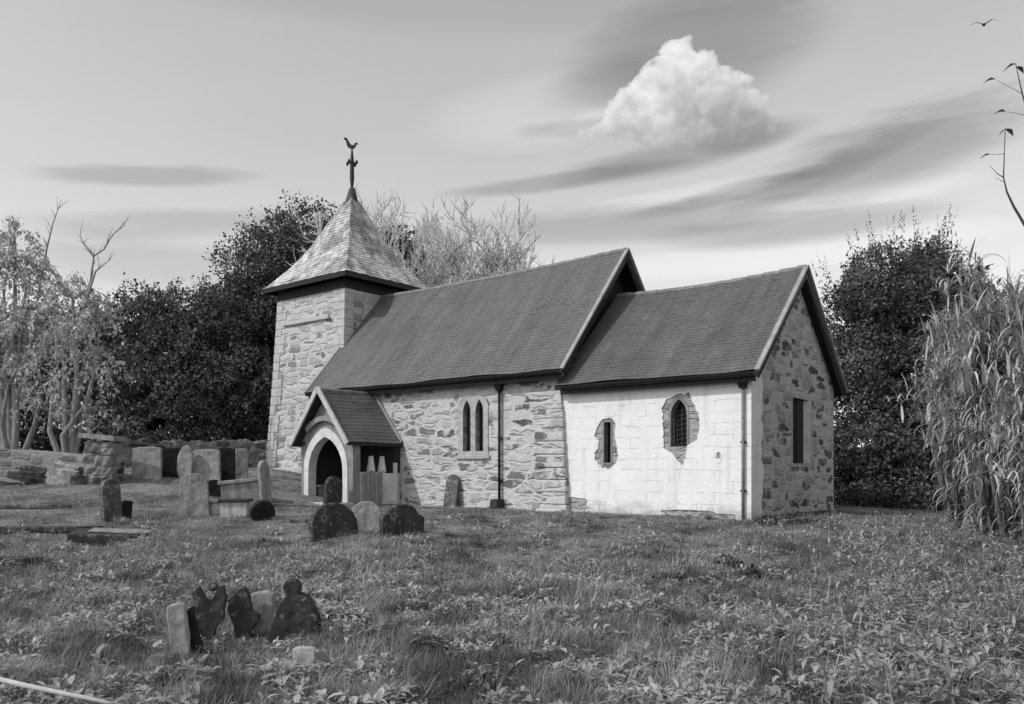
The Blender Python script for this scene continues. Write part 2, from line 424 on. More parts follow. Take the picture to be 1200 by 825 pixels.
M = dict(
    nave=m_rubble('limewashed_rubble', 0.52, 0.30, 0.52, 0.14, 0.42, scale=(1.45, 1.45, 4.7), wash=0.86),
    tower=m_rubble('tower_rubble', 0.52, 0.34, 0.52, 0.22, 0.30, scale=(1.4, 1.4, 4.2), wash=0.92),
    east=m_rubble('bare_rubble', 0.46, 0.26, 0.52, 0.09, 0.42, scale=(1.5, 1.5, 4.9), wash=0.6),
    bare=m_rubble('patch_rubble', 0.36, 0.27, 0.37, 0.2, 0.25, scale=(2.6, 2.6, 7), wash=0.95),
    white=m_whitewash(), slate=m_slate('slate', 0.118, 0.128), slate2=m_slate('dark_slate', 0.102, 0.112),
    ridge=m_plain('ridge_tile', 0.20, 0.8, 0.35, 5), verge=m_plain('pale_verge', 0.30, 0.8, 0.25, 3),
    fascia=m_plain('black_paint', 0.012, 0.5, 0.3, 6), timber=m_plain('dark_timber_and_shade', 0.03, 0.8, 0.4, 5, 0.4, stretch=(2, 2, .6)),
    ptimber=m_plain('weathered_timber', 0.26, 0.85, 0.3, 5, 0.4, stretch=(3, 3, .6)),
    surround=m_plain('worn_dressing', 0.37, 0.9, 0.3, 6, 0.6), dressed=m_plain('dressed_stone', 0.46, 0.9, 0.22, 5, 0.4), mid=m_plain('grey_render', 0.22, 0.9, 0.35, 3, 0.5),
    plaster=m_plain('pale_plaster', 0.60, 0.9, 0.22, 3.5, 0.4), troof=m_tower_roof(),
    lead=m_plain('lead', 0.045, 0.6, 0.3, 6), iron=m_plain('iron', 0.03, 0.6, 0.3, 9),
    glass=m_plain('old_glass', 0.012, 0.5, 0.4, 7, 0.5, spec=0.12), cames=m_plain('lead_cames', 0.07, 0.7, 0.2, 9),
    dark=m_plain('dark_interior', 0.02, 0.9, 0.3, 3),
    hs_dark=m_headstone('dark_headstone', 0.10, 0.24, 0.20), hs_black=m_headstone('black_headstone', 0.05, 0.17, 0.18),
    hs_char=m_headstone('blackest_headstone', 0.020, 0.05, 0.08), hs_pale=m_headstone('pale_headstone', 0.31, 0.42, 0.14), hs_mid=m_headstone('grey_headstone', 0.26, 0.38, 0.14),
    hs_white=m_headstone('white_stone', 0.46, 0.55, 0.14), rubwall=m_rubble('boundary_rubble', 0.24, 0.14, 0.30, 0.07, 0.35, scale=(1.7, 1.7, 3.6), wash=0.2),
    bark=m_plain('bark', 0.07, 0.9, 0.4, 5, 0.6), pbark=m_plain('pale_bark', 0.55, 0.9, 0.3, 4, 0.5), gbark=m_plain('grey_bark', 0.12, 0.9, 0.3, 4, 0.5),
    yew=m_leaf('yew_leaf', 0.03, 0.125, 0.1, 0.9, 0.55), yew2=m_leaf('holly_leaf', 0.036, 0.15, 0.1, 0.9, 0.8),
    pale=m_leaf('pale_leaf', 0.36, 0.62, 0.35, 0.7, 0.7), strand=m_leaf('dry_leaf', 0.26, 0.60, 0.25, 0.6, 0.9),
    grass=m_leaf('grass_blade', 0.145, 0.34, 0.3, 1.4, 0.8), cover=m_leaf('broad_leaf', 0.26, 0.50, 0.3, 0.6, 0.9),
    weed=m_leaf('weed_leaf', 0.18, 0.44, 0.25, 0.5, 1.0), turf=m_ground(),
    bird=m_plain('feather', 0.05, 0.8, 0.4, 9),
)

# ------------------------------------------------------------------ ground
def axis(a, b, dense, far):
    pts = list(np.arange(a, b + 1e-6, dense)); s = dense
    hi = b; lo = a
    while hi < far: s *= 1.35; hi += s; lo -= s; pts += [hi, lo]
    return np.array(sorted(pts))
gx = axis(-30, 30, 0.3, 900); gy = axis(-4, 50, 0.3, 900)
GX, GY = np.meshgrid(gx, gy); GZ = gz(GX, GY)
nx, ny = len(gx), len(gy); idx = np.arange(nx * ny).reshape(ny, nx)
gf = np.stack([idx[:-1, :-1], idx[:-1, 1:], idx[1:, 1:], idx[1:, :-1]], -1).reshape(-1, 4)
tag(mesh_np('ground', np.stack([GX, GY, GZ], -1).reshape(-1, 3), gf, M['turf'], smooth=True), kind='structure')

# ------------------------------------------------------------------ church
church = empty('church', (CX, CY, 0), ROT)
tag(church, 'small stone church with whitewashed chancel, slate roofs, porch and pyramid-capped tower', 'church')
AX = 2.9                                              # axis of nave and chancel (local y)
X, Yv, Z = Vector((1, 0, 0)), Vector((0, 1, 0)), Vector((0, 0, 1))
ZB = -1.0
# chancel
CW, CL = 5.8, 5.4
c_ez, c_rz, c_ov = 3.30, 6.20, 0.28
c_sl = (c_rz - c_ez) / (AX + c_ov)
c_top = c_ez + c_sl * c_ov - 0.10
arch_win = arch(-1.80, 1.66, 0.42, 2.40, 2.78)
slit = rect(-3.90, -3.70, 1.27, 2.30)
MB().panel(rect(-CL, 0.0, ZB, c_top), [arch_win, slit], 0.55, (0, 0, 0), X, Z, -Yv).build('chancel_wall', M['bare'], church)
e_win = rect(2.58, 3.86, 1.25, 2.90)
eg = [(0.02, ZB), (CW - .02, ZB), (CW - .02, c_top), (AX, c_top + c_sl * AX), (0.02, c_top)]
MB().panel(eg, [e_win], 0.6, (0.003, 0, 0), Yv, Z, X).build('east_gable', M['east'], church)
MB().panel(rect(-CL, 0, ZB, c_top), [], 0.55, (0, CW, 0), X, Z, Yv).build('chancel_north_wall', M['white'], church)
# whitewash carried round the corner
st = [(0.004, ZB)]
zz = -0.9
edge = []
while zz < 3.4:
    edge.append((0.60 + rnd.uniform(-0.10, 0.12), zz)); zz += rnd.uniform(0.12, 0.3)
MB().panel([(-0.004, ZB), (0.62, ZB)] + edge + [(0.45, c_top + 0.1), (-0.004, c_top - 0.02)], [], 0.012, (0.014, 0, 0), Yv, Z, X).build('whitewash_return', M['white'], church)
# bare stone where the wash has gone
def shrink(outl, hole):
    hx = sum(p[0] for p in hole) / len(hole); hz = (min(p[1] for p in hole) + max(p[1] for p in hole)) / 2
    return [(hx + (p[0] - hx) * 0.86, hz + (p[1] - hz) * 0.92) for p in outl]
def fray(outl, seed, amp=0.022, step=0.07):
    rr = random.Random(seed); out = []
    for a, b in zip(outl, outl[1:] + outl[:1]):
        n = max(1, int(math.hypot(b[0] - a[0], b[1] - a[1]) / step))
        for i in range(n):
            t = i / n; out.append((a[0] + (b[0] - a[0]) * t + rr.uniform(-amp, amp), a[1] + (b[1] - a[1]) * t + rr.uniform(-amp, amp)))
    return out
pa = fray(shrink([(-2.26, 1.55), (-2.28, 2.1), (-2.30, 2.62), (-2.16, 2.86), (-1.98, 2.90), (-1.85, 2.98), (-1.62, 2.93), (-1.50, 2.99), (-1.38, 2.72), (-1.20, 2.45), (-1.16, 2.1), (-1.24, 1.78), (-1.42, 1.66), (-1.56, 1.60), (-1.58, 1.32), (-1.70, 1.08), (-1.86, 1.24), (-1.98, 1.42)], arch_win), 1)
pb = fray(shrink([(-4.20, 1.25), (-4.26, 1.5), (-4.12, 1.62), (-4.10, 1.80), (-4.24, 2.0), (-4.14, 2.22), (-4.05, 2.36), (-3.86, 2.46), (-3.66, 2.43), (-3.52, 2.32), (-3.55, 2.0), (-3.49, 1.7), (-3.42, 1.45), (-3.52, 1.2), (-3.7, 1.06), (-3.98, 1.08)], slit), 2)
pc = ragged(-4.75, 0.20, 0.42, 0.15, 5); pd = ragged(-1.35, 0.02, 0.9, 0.11, 9); pe = ragged(-0.78, 1.42, 0.05, 0.08, 3, 14)
MB().panel(rect(-CL, 0.010, ZB, c_top), [pa, pb, pc, pd, pe], 0.024, (0, -0.027, 0), X, Z, -Yv).build('whitewash_coat', M['white'], church)
# chancel windows
w = MB().panel([(p[0] * 1.0 + (0.055 if p[0] > -1.8 else -0.055), p[1] + (0.06 if p[1] > 2.4 else 0)) for p in arch_win], [arch_win], 0.14, (0, -0.016, 0), X, Z, -Yv).build('arched_window', M['mid'], church)
MB().panel(arch(-1.80, 1.66, 0.41, 2.40, 2.77), [], 0.02, (0, 0.20, 0), X, Z, -Yv).build('pane', M['glass'], w)
lb = MB()
for i in range(9): lb.bar((-2.0, 0.175, 1.68 + i * 0.115), (-1.6, 0.175, 1.76 + i * 0.115), 0.012, 0.02, (0, 1, 0))
for xx in (-1.93, -1.80, -1.67): lb.bar((xx, 0.17, 1.66), (xx, 0.17, 2.62), 0.014, 0.02, (0, 1, 0))
lb.build('leading', M['cames'], w)
w = MB().panel(rect(-3.94, -3.66, 1.22, 2.35), [slit], 0.14, (0, -0.016, 0), X, Z, -Yv).build('slit_window', M['mid'], church)
MB().box((-3.9, 0.16, 1.27), (-3.7, 0.18, 2.30)).build('pane', M['glass'], w)
w = MB().panel(rect(2.50, 3.97, 1.16, 2.98), [e_win], 0.10, (0.012, 0, 0), Yv, Z, X).build('east_window', M['surround'], church)
MB().box((-0.10, 2.58, 1.25), (-0.085, 3.86, 2.90)).build('pane', M['glass'], w)
mb = MB(); mb.bar((-0.07, 3.12, 1.25), (-0.07, 3.12, 2.9), 0.04, 0.03, (1, 0, 0)); mb.build('mullion', M['lead'], w)
mb = MB()
mb.hexa([(-0.08, 3.60, 1.252), (0.02, 3.74, 1.252), (0.02, 3.858, 1.252), (-0.08, 3.858, 1.252), (-0.08, 3.60, 2.898), (0.02, 3.74, 2.898), (0.02, 3.858, 2.898), (-0.08, 3.858, 2.898)])
mb.build('splayed_jamb', M['dressed'], w)

def slates(name, mat, x0, x1, y_e, z_e, y_r, z_r, sw=0.21, rise=0.118, th=0.009, seed=1, sag=0.0, parent=None, extra=None):
    """one slope of overlapping slates from eave to ridge; every slate a thin tile"""
    rr = random.Random(seed)
    e = Vector((0, y_e, z_e)); r = Vector((0, y_r, z_r)); d = (r - e); L = d.length; d.normalize()
    nrm = Vector((0, -d.z, d.y)) if y_r > y_e else Vector((0, d.z, -d.y))
    if nrm.z < 0: nrm = -nrm
    vs, fs = [], []
    rows = int(L / rise)
    rise = L / rows
    for j in range(rows):
        off = (j % 2) * sw * 0.5 + rr.uniform(-0.02, 0.02)
        x = x0 - off
        while x < x1:
            a = max(x + 0.003, x0); b = min(x + sw - 0.003, x1); x += sw
            if b - a < 0.02: continue
            s0 = j * rise + rr.uniform(-0.008, 0.008); s1 = min(j * rise + rise * 1.9, L)
            if j == 0: s0 = 0.0
            k0 = th * 1.6 + rr.uniform(0, 0.006); k1 = 0.002
            if j > 0 and rr.random() < 0.025: s0 -= rr.uniform(0.02, 0.05); k0 += 0.008
            o = len(vs)
            for (xx, ss, kk) in ((a, s0, k0 - th), (b, s0, k0 - th), (b, s1, k1 - th), (a, s1, k1 - th), (a, s0, k0), (b, s0, k0), (b, s1, k1), (a, s1, k1)):
                p = e + d * ss + nrm * kk
                f = (xx - x0) / (x1 - x0)
                vs.append((xx, p.y, p.z - sag * 4 * f * (1 - f) * (ss / L) + 0.018 * math.sin(xx * 1.3 + ss * 0.8) + 0.010 * math.sin(xx * 3.1 - ss * 1.9)))
            for q in ((3, 2, 1, 0), (4, 5, 6, 7), (0, 1, 5, 4), (1, 2, 6, 5), (2, 3, 7, 6), (3, 0, 4, 7)): fs.append(tuple(o + i for i in q))
    return vs, fs

def gable_roof(name, mat, x0, x1, hw, ez, rz, seed, th=0.13, sag=0.05):
    """two slopes on a boarded deck; hw = half width at the eaves"""
    deck = MB()
    ov = 0.0
    for sgn in (-1, 1):
        ye, yr = AX + sgn * hw, AX
        deck.hexa([(x0, ye, ez - th), (x1, ye, ez - th), (x1, yr, rz - th - sag - 0.05), (x0, yr, rz - th - sag - 0.05), (x0, ye, ez - 0.03), (x1, ye, ez - 0.03), (x1, yr, rz - 0.05 - sag), (x0, yr, rz - 0.05 - sag)])
    m = MB()
    for sgn in (-1, 1):
        vs, fs = slates(name, mat, x0, x1, AX + sgn * hw, ez, AX, rz, seed=seed + sgn, sag=sag)
        m.add(vs, fs)
    r = m.build(name, mat, church, fix=False)
    deck.build('deck', M['fascia'], r)
    # ridge tiles
    rt = MB(); x = x0
    while x < x1 - 0.05:
        b = min(x + 0.44, x1); f = ((x + b) / 2 - x0) / (x1 - x0); dz = rz - sag * 4 * f * (1 - f)
        rt.tube([(x, AX, dz - 0.03), (b - 0.012, AX, dz - 0.03)], [0.095, 0.088], 10); x = b
    rt.build('ridge_tiles', M['ridge'], r)
    return r
def verge(roof, x, hw, ez, rz, out, name='bargeboard', mat=None, both=True):
    """pale mortar verge on the slates with a dark barge board below"""
    for sgn in (-1, 1):
        a = Vector((x, AX + sgn * hw, ez)); b = Vector((x, AX, rz))
        d = (b - a).normalized(); n = Vector((0, -d.z * (1 if sgn < 0 else -1), abs(d.y)))
        m = MB(); m.bar(a + n * 0.012 - d * 0.02, b + n * 0.012 + d * 0.01, 0.11, 0.05, n); m.build('verge_fillet', M['verge'], roof)
        m = MB(); m.bar(a - n * 0.13 + Vector((out * 0.035, 0, 0)), b - n * 0.13 + Vector((out * 0.035, 0, 0)), 0.035, 0.19, n); m.build(name, mat or M['timber'], roof)

c_roof = gable_roof('chancel_roof', M['slate2'], -CL + 0.15, 0.25, AX + c_ov, c_ez, c_rz, 20, sag=0.10)
verge(c_roof, 0.25, AX + c_ov, c_ez, c_rz, -1)
# nave
NX0, NX1 = -15.5, -5.18
n_hw = 3.0                                            # wall half width
n_ez, n_rz, n_ov = 3.72, 7.50, 0.30
n_sl = (n_rz - n_ez) / (n_hw + n_ov)
n_top = n_ez + n_sl * n_ov - 0.12
ys = AX - n_hw
lan1 = arch(-8.50, 1.62, 0.30, 2.72, 3.10); lan2 = arch(-8.02, 1.62, 0.30, 2.72, 3.10)
door = arch(-12.5, -0.9, 1.1, 1.55, 2.15)
MB().panel(rect(NX0, NX1, ZB, n_top), [lan1, lan2, rect(-13.05, -11.95, -0.9, 2.0)], 0.6, (0, ys, 0), X, Z, -Yv).build('nave_wall', M['nave'], church)
MB().panel(rect(NX0, NX1, ZB, n_top), [], 0.6, (0, AX + n_hw, 0), X, Z, Yv).build('nave_north_wall', M['nave'], church)
def gable_outline(y0, y1, top, sl):
    y0 += 0.02; y1 -= 0.02
    return [(y0, ZB), (y1, ZB), (y1, top), (AX, top + sl * n_hw), (y0, top)]
MB().panel(gable_outline(ys, AX + n_hw, n_top, n_sl), [], 0.5, (NX1 - 0.28, 0, 0), Yv, Z, X).build('nave_east_gable', M['timber'], church)  # dark material stands in for the shade on this gable
MB().panel(gable_outline(ys, AX + n_hw, n_top, n_sl), [], 0.6, (NX0 - 0.003, 0, 0), Yv, Z, -X).build('nave_west_gable', M['nave'], church)
n_roof = gable_roof('nave_roof', M['slate'], NX0 - 0.12, NX1 + 0.24, n_hw + n_ov, n_ez, n_rz, 40, sag=0.07)
verge(n_roof, NX1 + 0.24, n_hw + n_ov, n_ez, n_rz, -1)
verge(n_roof, NX0 - 0.12, n_hw + n_ov, n_ez, n_rz, 1)
# battered corner quoin of the nave
m = MB(); rr = random.Random(3); z = -0.9
while z < 2.75:
    h = rr.uniform(0.22, 0.36); t = max(0.0, (2.75 - z) / 3.4)
    ln = rr.choice((0.62, 0.85)) + rr.uniform(-0.08, 0.08); p = 0.05 + 0.22 * t
    m.box((NX1 - ln, ys - 0.03 - 0.10 * t + rr.uniform(-0.015, 0.015), z + 0.006), (NX1 + p + rr.uniform(-0.02, 0.02), ys + 0.62, min(z + h, 2.82) - 0.006)); z += h
m.build('corner_buttress', M['nave'], church, bevel=0.035)
# nave window, pair of lancets under one pale surround
w = MB().panel([(-8.83, 1.50), (-7.69, 1.50), (-7.69, 2.95), (-7.78, 3.12), (-8.02, 3.24), (-8.26, 3.16), (-8.50, 3.24), (-8.74, 3.12), (-8.83, 2.95)], [lan1, lan2], 0.16, (0, ys - 0.025, 0), X, Z, -Yv).build('lancet_window', M['surround'], church)
for lx in (-8.50, -8.02):
    MB().panel(arch(lx, 1.62, 0.29, 2.72, 3.09), [], 0.02, (0, ys + 0.16, 0), X, Z, -Yv).build('pane', M['glass'], w)
lb = MB()
for lx in (-8.50, -8.02):
    for i in range(11): lb.bar((lx - 0.14, ys + 0.135, 1.64 + i * 0.12), (lx + 0.14, ys + 0.135, 1.64 + i * 0.12), 0.01, 0.02, (0, 1, 0))
    lb.bar((lx, ys + 0.13, 1.62), (lx, ys + 0.13, 3.02), 0.012, 0.02, (0, 1, 0))
lb.build('leading', M['cames'], w)
MB().box((-8.9, ys - 0.07, 1.40), (-7.62, ys + 0.02, 1.50)).build('sill', M['surround'], w, bevel=0.01)
# church door inside the porch
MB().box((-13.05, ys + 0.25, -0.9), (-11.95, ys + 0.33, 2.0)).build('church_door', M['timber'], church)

# gutters, fascias and downpipes
def gutter(x0, x1, y, z, nm='gutter'):
    m = MB(); n = 9; o = 0; vs = []; fs = []
    for xx in (x0, x1):
        for k in range(n):
            t = math.pi * k / (n - 1); vs.append((xx, y - 0.075 * math.cos(t), z - 0.085 * math.sin(t)))
        for k in range(n):
            t = math.pi * (n - 1 - k) / (n - 1); vs.append((xx, y - 0.062 * math.cos(t), z - 0.070 * math.sin(t)))
    k2 = 2 * n
    for k in range(k2): fs.append((k, (k + 1) % k2, k2 + (k + 1) % k2, k2 + k))
    fs.append(tuple(range(k2 - 1, -1, -1))); fs.append(tuple(range(k2, 2 * k2)))
    return MB().add(vs, fs).build(nm, M['fascia'], church)
g1 = gutter(-CL + 0.4, 0.22, -c_ov - 0.055, c_ez - 0.05)
MB().box((-CL + 0.3, -c_ov + 0.035, c_ez - 0.24), (0.2, -c_ov + 0.06, c_ez - 0.06)).build('fascia_board', M['fascia'], g1)
g2 = gutter(NX0, NX1 + 0.22, AX - n_hw - n_ov - 0.055, n_ez - 0.05)
MB().box((NX0, AX - n_hw - n_ov + 0.035, n_ez - 0.26), (NX1 + 0.2, AX - n_hw - n_ov + 0.06, n_ez - 0.06)).build('fascia_board', M['fascia'], g2)
def downpipe(x, y, top, bottom, eave_y, eave_z, shoe, pm='fascia', pr_=0.04):
    m = MB(); m.tube([(x, y - 0.09, bottom), (x, y - 0.09, top)], pr_, 10); p = m.build('downpipe', M[pm], church, smooth=True)
    m = MB(); m.hexa([(x - .06, y - .16, top - .02), (x + .06, y - .16, top - .02), (x + .06, y - .02, top - .02), (x - .06, y - .02, top - .02), (x - .12, y - .22, top + .18), (x + .12, y - .22, top + .18), (x + .12, y - .01, top + .18), (x - .12, y - .01, top + .18)])
    m.tube([(x, y - 0.12, top + 0.16), (x, eave_y, eave_z)], 0.035, 8); m.build('hopper', M['fascia'], p)
    for q in (0.25, 0.6): MB().box((x - .06, y - .10, bottom + (top - bottom) * q), (x + .06, y - .005, bottom + (top - bottom) * q + .05)).build('bracket', M['fascia'], p)
    if shoe:
        MB().hexa([(x - .17, y - .42, -0.3), (x + .17, y - .42, -0.3), (x + .17, y - .04, -0.3), (x - .17, y - .04, -0.3), (x - .12, y - .34, 0.27), (x + .12, y - .34, 0.27), (x + .13, y - .04, 0.27), (x - .13, y - .04, 0.27)]).build('gully_box', M['timber'], p, bevel=0.02)
downpipe(-0.16, 0.0, 2.95, -0.2, -c_ov - 0.055, c_ez - 0.12, False, 'ridge', 0.034)
downpipe(-7.22, ys, 3.30, -0.1, ys - n_ov - 0.055, n_ez - 0.12, True)

# tower
TX0, TX1, TY0, TY1 = -19.35, -15.42, 1.15, 4.6
TT = 7.85; bat = 0.40
tb = [(TX0 - bat, TY0 - bat), (TX1, TY0 - bat * 0.6), (TX1, TY1 + bat), (TX0 - bat, TY1 + bat)]
tt = [(TX0, TY0), (TX1, TY0), (TX1, TY1), (TX0, TY1)]
m = MB(); lev = 9
for i in range(lev + 1):
    f = i / lev; f = 1 - (1 - f) ** 1.25
    for (a, b) in zip(tb, tt): m.v.append((a[0] + (b[0] - a[0]) * f, a[1] + (b[1] - a[1]) * f, -0.2 + (TT + 0.2) * i / lev))
for i in range(lev):
    for k in range(4): m.f.append((i * 4 + k, i * 4 + (k + 1) % 4, i * 4 + 4 + (k + 1) % 4, i * 4 + 4 + k))
m.f.append((0, 1, 2, 3)); m.f.append(tuple(lev * 4 + k for k in range(4)))
tw = m.build('tower', M['tower'], church)
qm = [MB(), MB()]; rr = random.Random(8); z = 0.4
while z < 7.4:
    h = rr.uniform(0.24, 0.38); f = (z + 0.2) / (TT + 0.2); f = 1 - (1 - f) ** 1.25
    for cxn, (a, b) in enumerate(((tb[0], tt[0]), (tb[1], tt[1]))):
        px = a[0] + (b[0] - a[0]) * f; py = a[1] + (b[1] - a[1]) * f
        l = rr.choice((0.36, 0.6)); s = 1 if cxn == 0 else -1; pr = 0.022
        qm[cxn].box((min(px - s * pr, px + s * l), py - pr, z + 0.008), (max(px - s * pr, px + s * l), py + 0.4, z + h - 0.008))
    z += h
for q in qm: q.build('quoins', M['dressed'], tw, bevel=0.02)
f7 = 1 - (1 - 0.86) ** 1.25
m = MB(); m.box((-18.9, TY0 - 0.14, 6.52), (-16.2, TY0 + 0.2, 6.66)); m.build('string_course', M['dressed'], tw, bevel=0.02)
m = MB(); m.box((TX0 - 0.6, TY0 - 0.62, 0.3), (TX1 - 0.3, TY0 + 0.3, 1.15)); m.build('plinth', M['dressed'], tw, bevel=0.04)
m = MB(); m.box((TX0 - 0.03, TY0 - 0.035, TT - 0.32), (TX1 + 0.03, TY1 + 0.03, TT - 0.02)); m.build('wall_plate', M['timber'], tw)
# tower roof, bell-cast pyramid of lichened shingles
RX0, RX1, RY0, RY1, RZ0, RZ1 = -19.75, -14.92, 0.78, 4.98, 8.02, 11.75
ACX, ACY = -17.25, 3.02
def tr_pt(f):
    """half-extent share and height at f = 0 (eave) .. 1 (apex)"""
    k = (1 - f) * (1 - 0.17 * math.sin(math.pi * min(1, f * 1.02)))
    return max(k, 0.05), RZ0 + (RZ1 - RZ0) * f
def tr_ring(f, grow=0.0):
    k, z = tr_pt(f); k += grow
    return [(ACX + (RX0 - ACX) * k, ACY + (RY0 - ACY) * k, z), (ACX + (RX1 - ACX) * k, ACY + (RY0 - ACY) * k, z), (ACX + (RX1 - ACX) * k, ACY + (RY1 - ACY) * k, z), (ACX + (RX0 - ACX) * k, ACY + (RY1 - ACY) * k, z)]
m = MB(); rr = random.Random(77); rows = 30
for j in range(rows):
    lo = [Vector(p) for p in tr_ring(j / rows, 0.012)]; hi = [Vector(p) for p in tr_ring(min((j + 1.35) / rows, 1.0), 0.0)]
    for k in range(4):
        a, b, c, d = lo[k], lo[(k + 1) % 4], hi[(k + 1) % 4], hi[k]
        n = max(1, int((b - a).length / 0.24)); off = 0.5 * (j % 2)
        cuts = [0.0] + [min(1, max(0, (i + off + rr.uniform(-.12, .12)) / n)) for i in range(1 if not off else 0, n)] + [1.0]
        for s0, s1 in zip(cuts[:-1], cuts[1:]):
            if s1 - s0 < 1e-3: continue
            e = (s1 - s0) * 0.025; dz = Vector((0, 0, rr.uniform(-0.012, 0.012)))
            q0, q1, q2, q3 = a.lerp(b, s0 + e) + dz, a.lerp(b, s1 - e) + dz, d.lerp(c, s1 - e), d.lerp(c, s0 + e)
            dn = Vector((0, 0, -0.03)); cen = Vector((ACX, ACY, 0)); 
            def inn(p):
                r = Vector((cen.x - p.x, cen.y - p.y, 0)); r.normalize(); return p + r * 0.02 + dn * 0.4
            m.hexa([inn(q0), inn(q1), inn(q2), inn(q3), q0, q1, q2, q3])
tr = m.build('tower_roof', M['troof'], church)
m = MB()
rings = [tr_ring(f, -0.012) for f in [i / 14 for i in range(15)]]
for i, rg in enumerate(rings): m.v += [(p[0], p[1], p[2] - 0.02) for p in rg]
for i in range(14):
    for k in range(4): m.f.append((i * 4 + k, i * 4 + (k + 1) % 4, i * 4 + 4 + (k + 1) % 4, i * 4 + 4 + k))
m.f.append((3, 2, 1, 0)); m.f.append((56, 57, 58, 59))
m.build('deck', M['timber'], tr)
m = MB()
e0 = tr_ring(0, 0.0)
for k in range(4):
    a, b = Vector(e0[k]), Vector(e0[(k + 1) % 4]); m.bar(a + Vector((0, 0, -.10)), b + Vector((0, 0, -.10)), 0.05, 0.17)
m.build('eaves_board', M['fascia'], tr)
MB().tube([(ACX, ACY, 11.0), (ACX, ACY, 11.45), (ACX, ACY, 11.75), (ACX, ACY, 11.92), (ACX, ACY, 12.0)], [0.33, 0.24, 0.16, 0.12, 0.03], 8).build('lead_cap', M['lead'], tr, smooth=True)
m = MB(); m.tube([(ACX, ACY, 11.9), (ACX, ACY, 12.3), (ACX, ACY, 13.0), (ACX, ACY, 13.55)], [0.04, 0.085, 0.075, 0.02], 8)
vane = m.build('weathervane', M['iron'], church)
m = MB(); m.bar((ACX - 0.2, ACY - 0.06, 12.92), (ACX + 0.2, ACY + 0.06, 12.92), 0.03, 0.035); m.bar((ACX - 0.06, ACY + 0.2, 12.92), (ACX + 0.06, ACY - 0.2, 12.92), 0.03, 0.035)
for sx, sy in ((-0.2, -0.06), (0.2, 0.06), (-0.06, 0.2), (0.06, -0.2)):
    m.tube([(ACX + sx, ACY + sy, 12.84), (ACX + sx, ACY + sy, 12.92), (ACX + sx, ACY + sy, 13.0)], [0.03, 0.06, 0.03], 6)
m.build('direction_arm', M['iron'], vane)
ck = [(-0.21, 0.02), (-0.17, -0.08), (-0.06, -0.15), (0.05, -0.15), (0.14, -0.08), (0.17, 0.02), (0.24, 0.02), (0.20, 0.09), (0.13, 0.09), (0.07, 0.00), (-0.03, 0.00), (-0.10, 0.10), (-0.19, 0.26), (-0.29, 0.30), (-0.32, 0.22), (-0.24, 0.17)]
d = (E.x, -E.y)  # the bird plate lies across the view
m = MB().panel(ck, [], 0.03, (ACX, ACY, 13.62), Vector((0.78, 0.625, 0)), Z, Vector((0.625, -0.78, 0))); m.build('cockerel', M['iron'], vane)

# porch
PX, PH, PY = -12.5, 1.27, -2.0
p_ez, p_rz = 1.98, 3.50
p_sl = (p_rz - p_ez) / PH
o_arch = arch(PX - 0.02, -0.6, 1.62, 1.05, 2.08); s_arch = arch(PX - 0.02, -0.6, 2.06, 1.10, 2.36)
MB().panel([(PX - 1.22, -0.9), (PX + 1.22, -0.9), (PX + 1.22, p_ez - .06), (PX, p_rz - 0.12), (PX - 1.22, p_ez - .06)], [s_arch], 0.28, (0, PY, 0), X, Z, -Yv).build('porch_front', M['mid'], church)
MB().panel(s_arch, [o_arch], 0.30, (0, PY - 0.035, 0), X, Z, -Yv).build('porch_arch', M['plaster'], church)
# curved tie beam over the arch
m = MB(); pts = []
for i in range(9):
    t = i / 8; pts.append((PX - 0.82 + 1.64 * t, PY - 0.09, 2.30 + 0.34 * math.sin(math.pi * t) ** 0.8))
for a, b in zip(pts[:-1], pts[1:]): m.bar(a, b, 0.10, 0.15)
m.build('tie_beam', M['ptimber'], church)
# porch roof
def slates_y(y0, y1, x_e, z_e, x_r, z_r, seed):
    """slates on a slope that falls towards x_e, running along y"""
    vs, fs = slates('s', None, y0, y1, x_e, z_e, x_r, z_r, sw=0.2, rise=0.13, seed=seed)
    return [(v[1], v[0], v[2]) for v in vs], fs
m = MB(); PHe = PH + 0.06; eze = p_rz - p_sl * PHe
for sgn in (-1, 1):
    vs, fs = slates_y(PY - 0.30, ys - 0.01, PX + sgn * PHe, eze, PX, p_rz, 60 + sgn); m.add(vs, fs)
pr = m.build('porch_roof', M['slate'], church)
m = MB()
for sgn in (-1, 1):
    xe = PX + sgn * PHe; y0, y1 = PY - 0.30, ys - 0.012
    m.hexa([(xe, y0, eze - .11), (xe, y1, eze - .11), (PX, y1, p_rz - .13), (PX, y0, p_rz - .13), (xe, y0, eze - .025), (xe, y1, eze - .025), (PX, y1, p_rz - .03), (PX, y0, p_rz - .03)])
m.build('deck', M['timber'], pr)
m = MB(); y = PY - 0.3
while y < ys - 0.3: m.tube([(PX, y, p_rz - 0.02), (PX, y + 0.38, p_rz - 0.02)], [0.075, 0.068], 9); y += 0.4
m.build('ridge_tiles', M['ridge'], pr)
for sgn in (-1, 1):
    a = Vector((PX + sgn * (PHe + 0.02), PY - 0.33, eze - 0.06)); b = Vector((PX, PY - 0.33, p_rz + 0.03))
    m = MB(); m.bar(a, b, 0.06, 0.18, (0, 1, 0)) if False else m.bar(a, b, 0.15, 0.06, (0, -1, 0)); m.build('bargeboard', M['dressed'], pr)
    a = Vector((PX + sgn * (PHe - 0.02), ys - 0.05, eze + 0.03)); b = Vector((PX, ys - 0.05, p_rz + 0.08))
    MB().bar(a, b, 0.12, 0.07, (0, -1, 0)).build('flashing', M['verge'], pr)
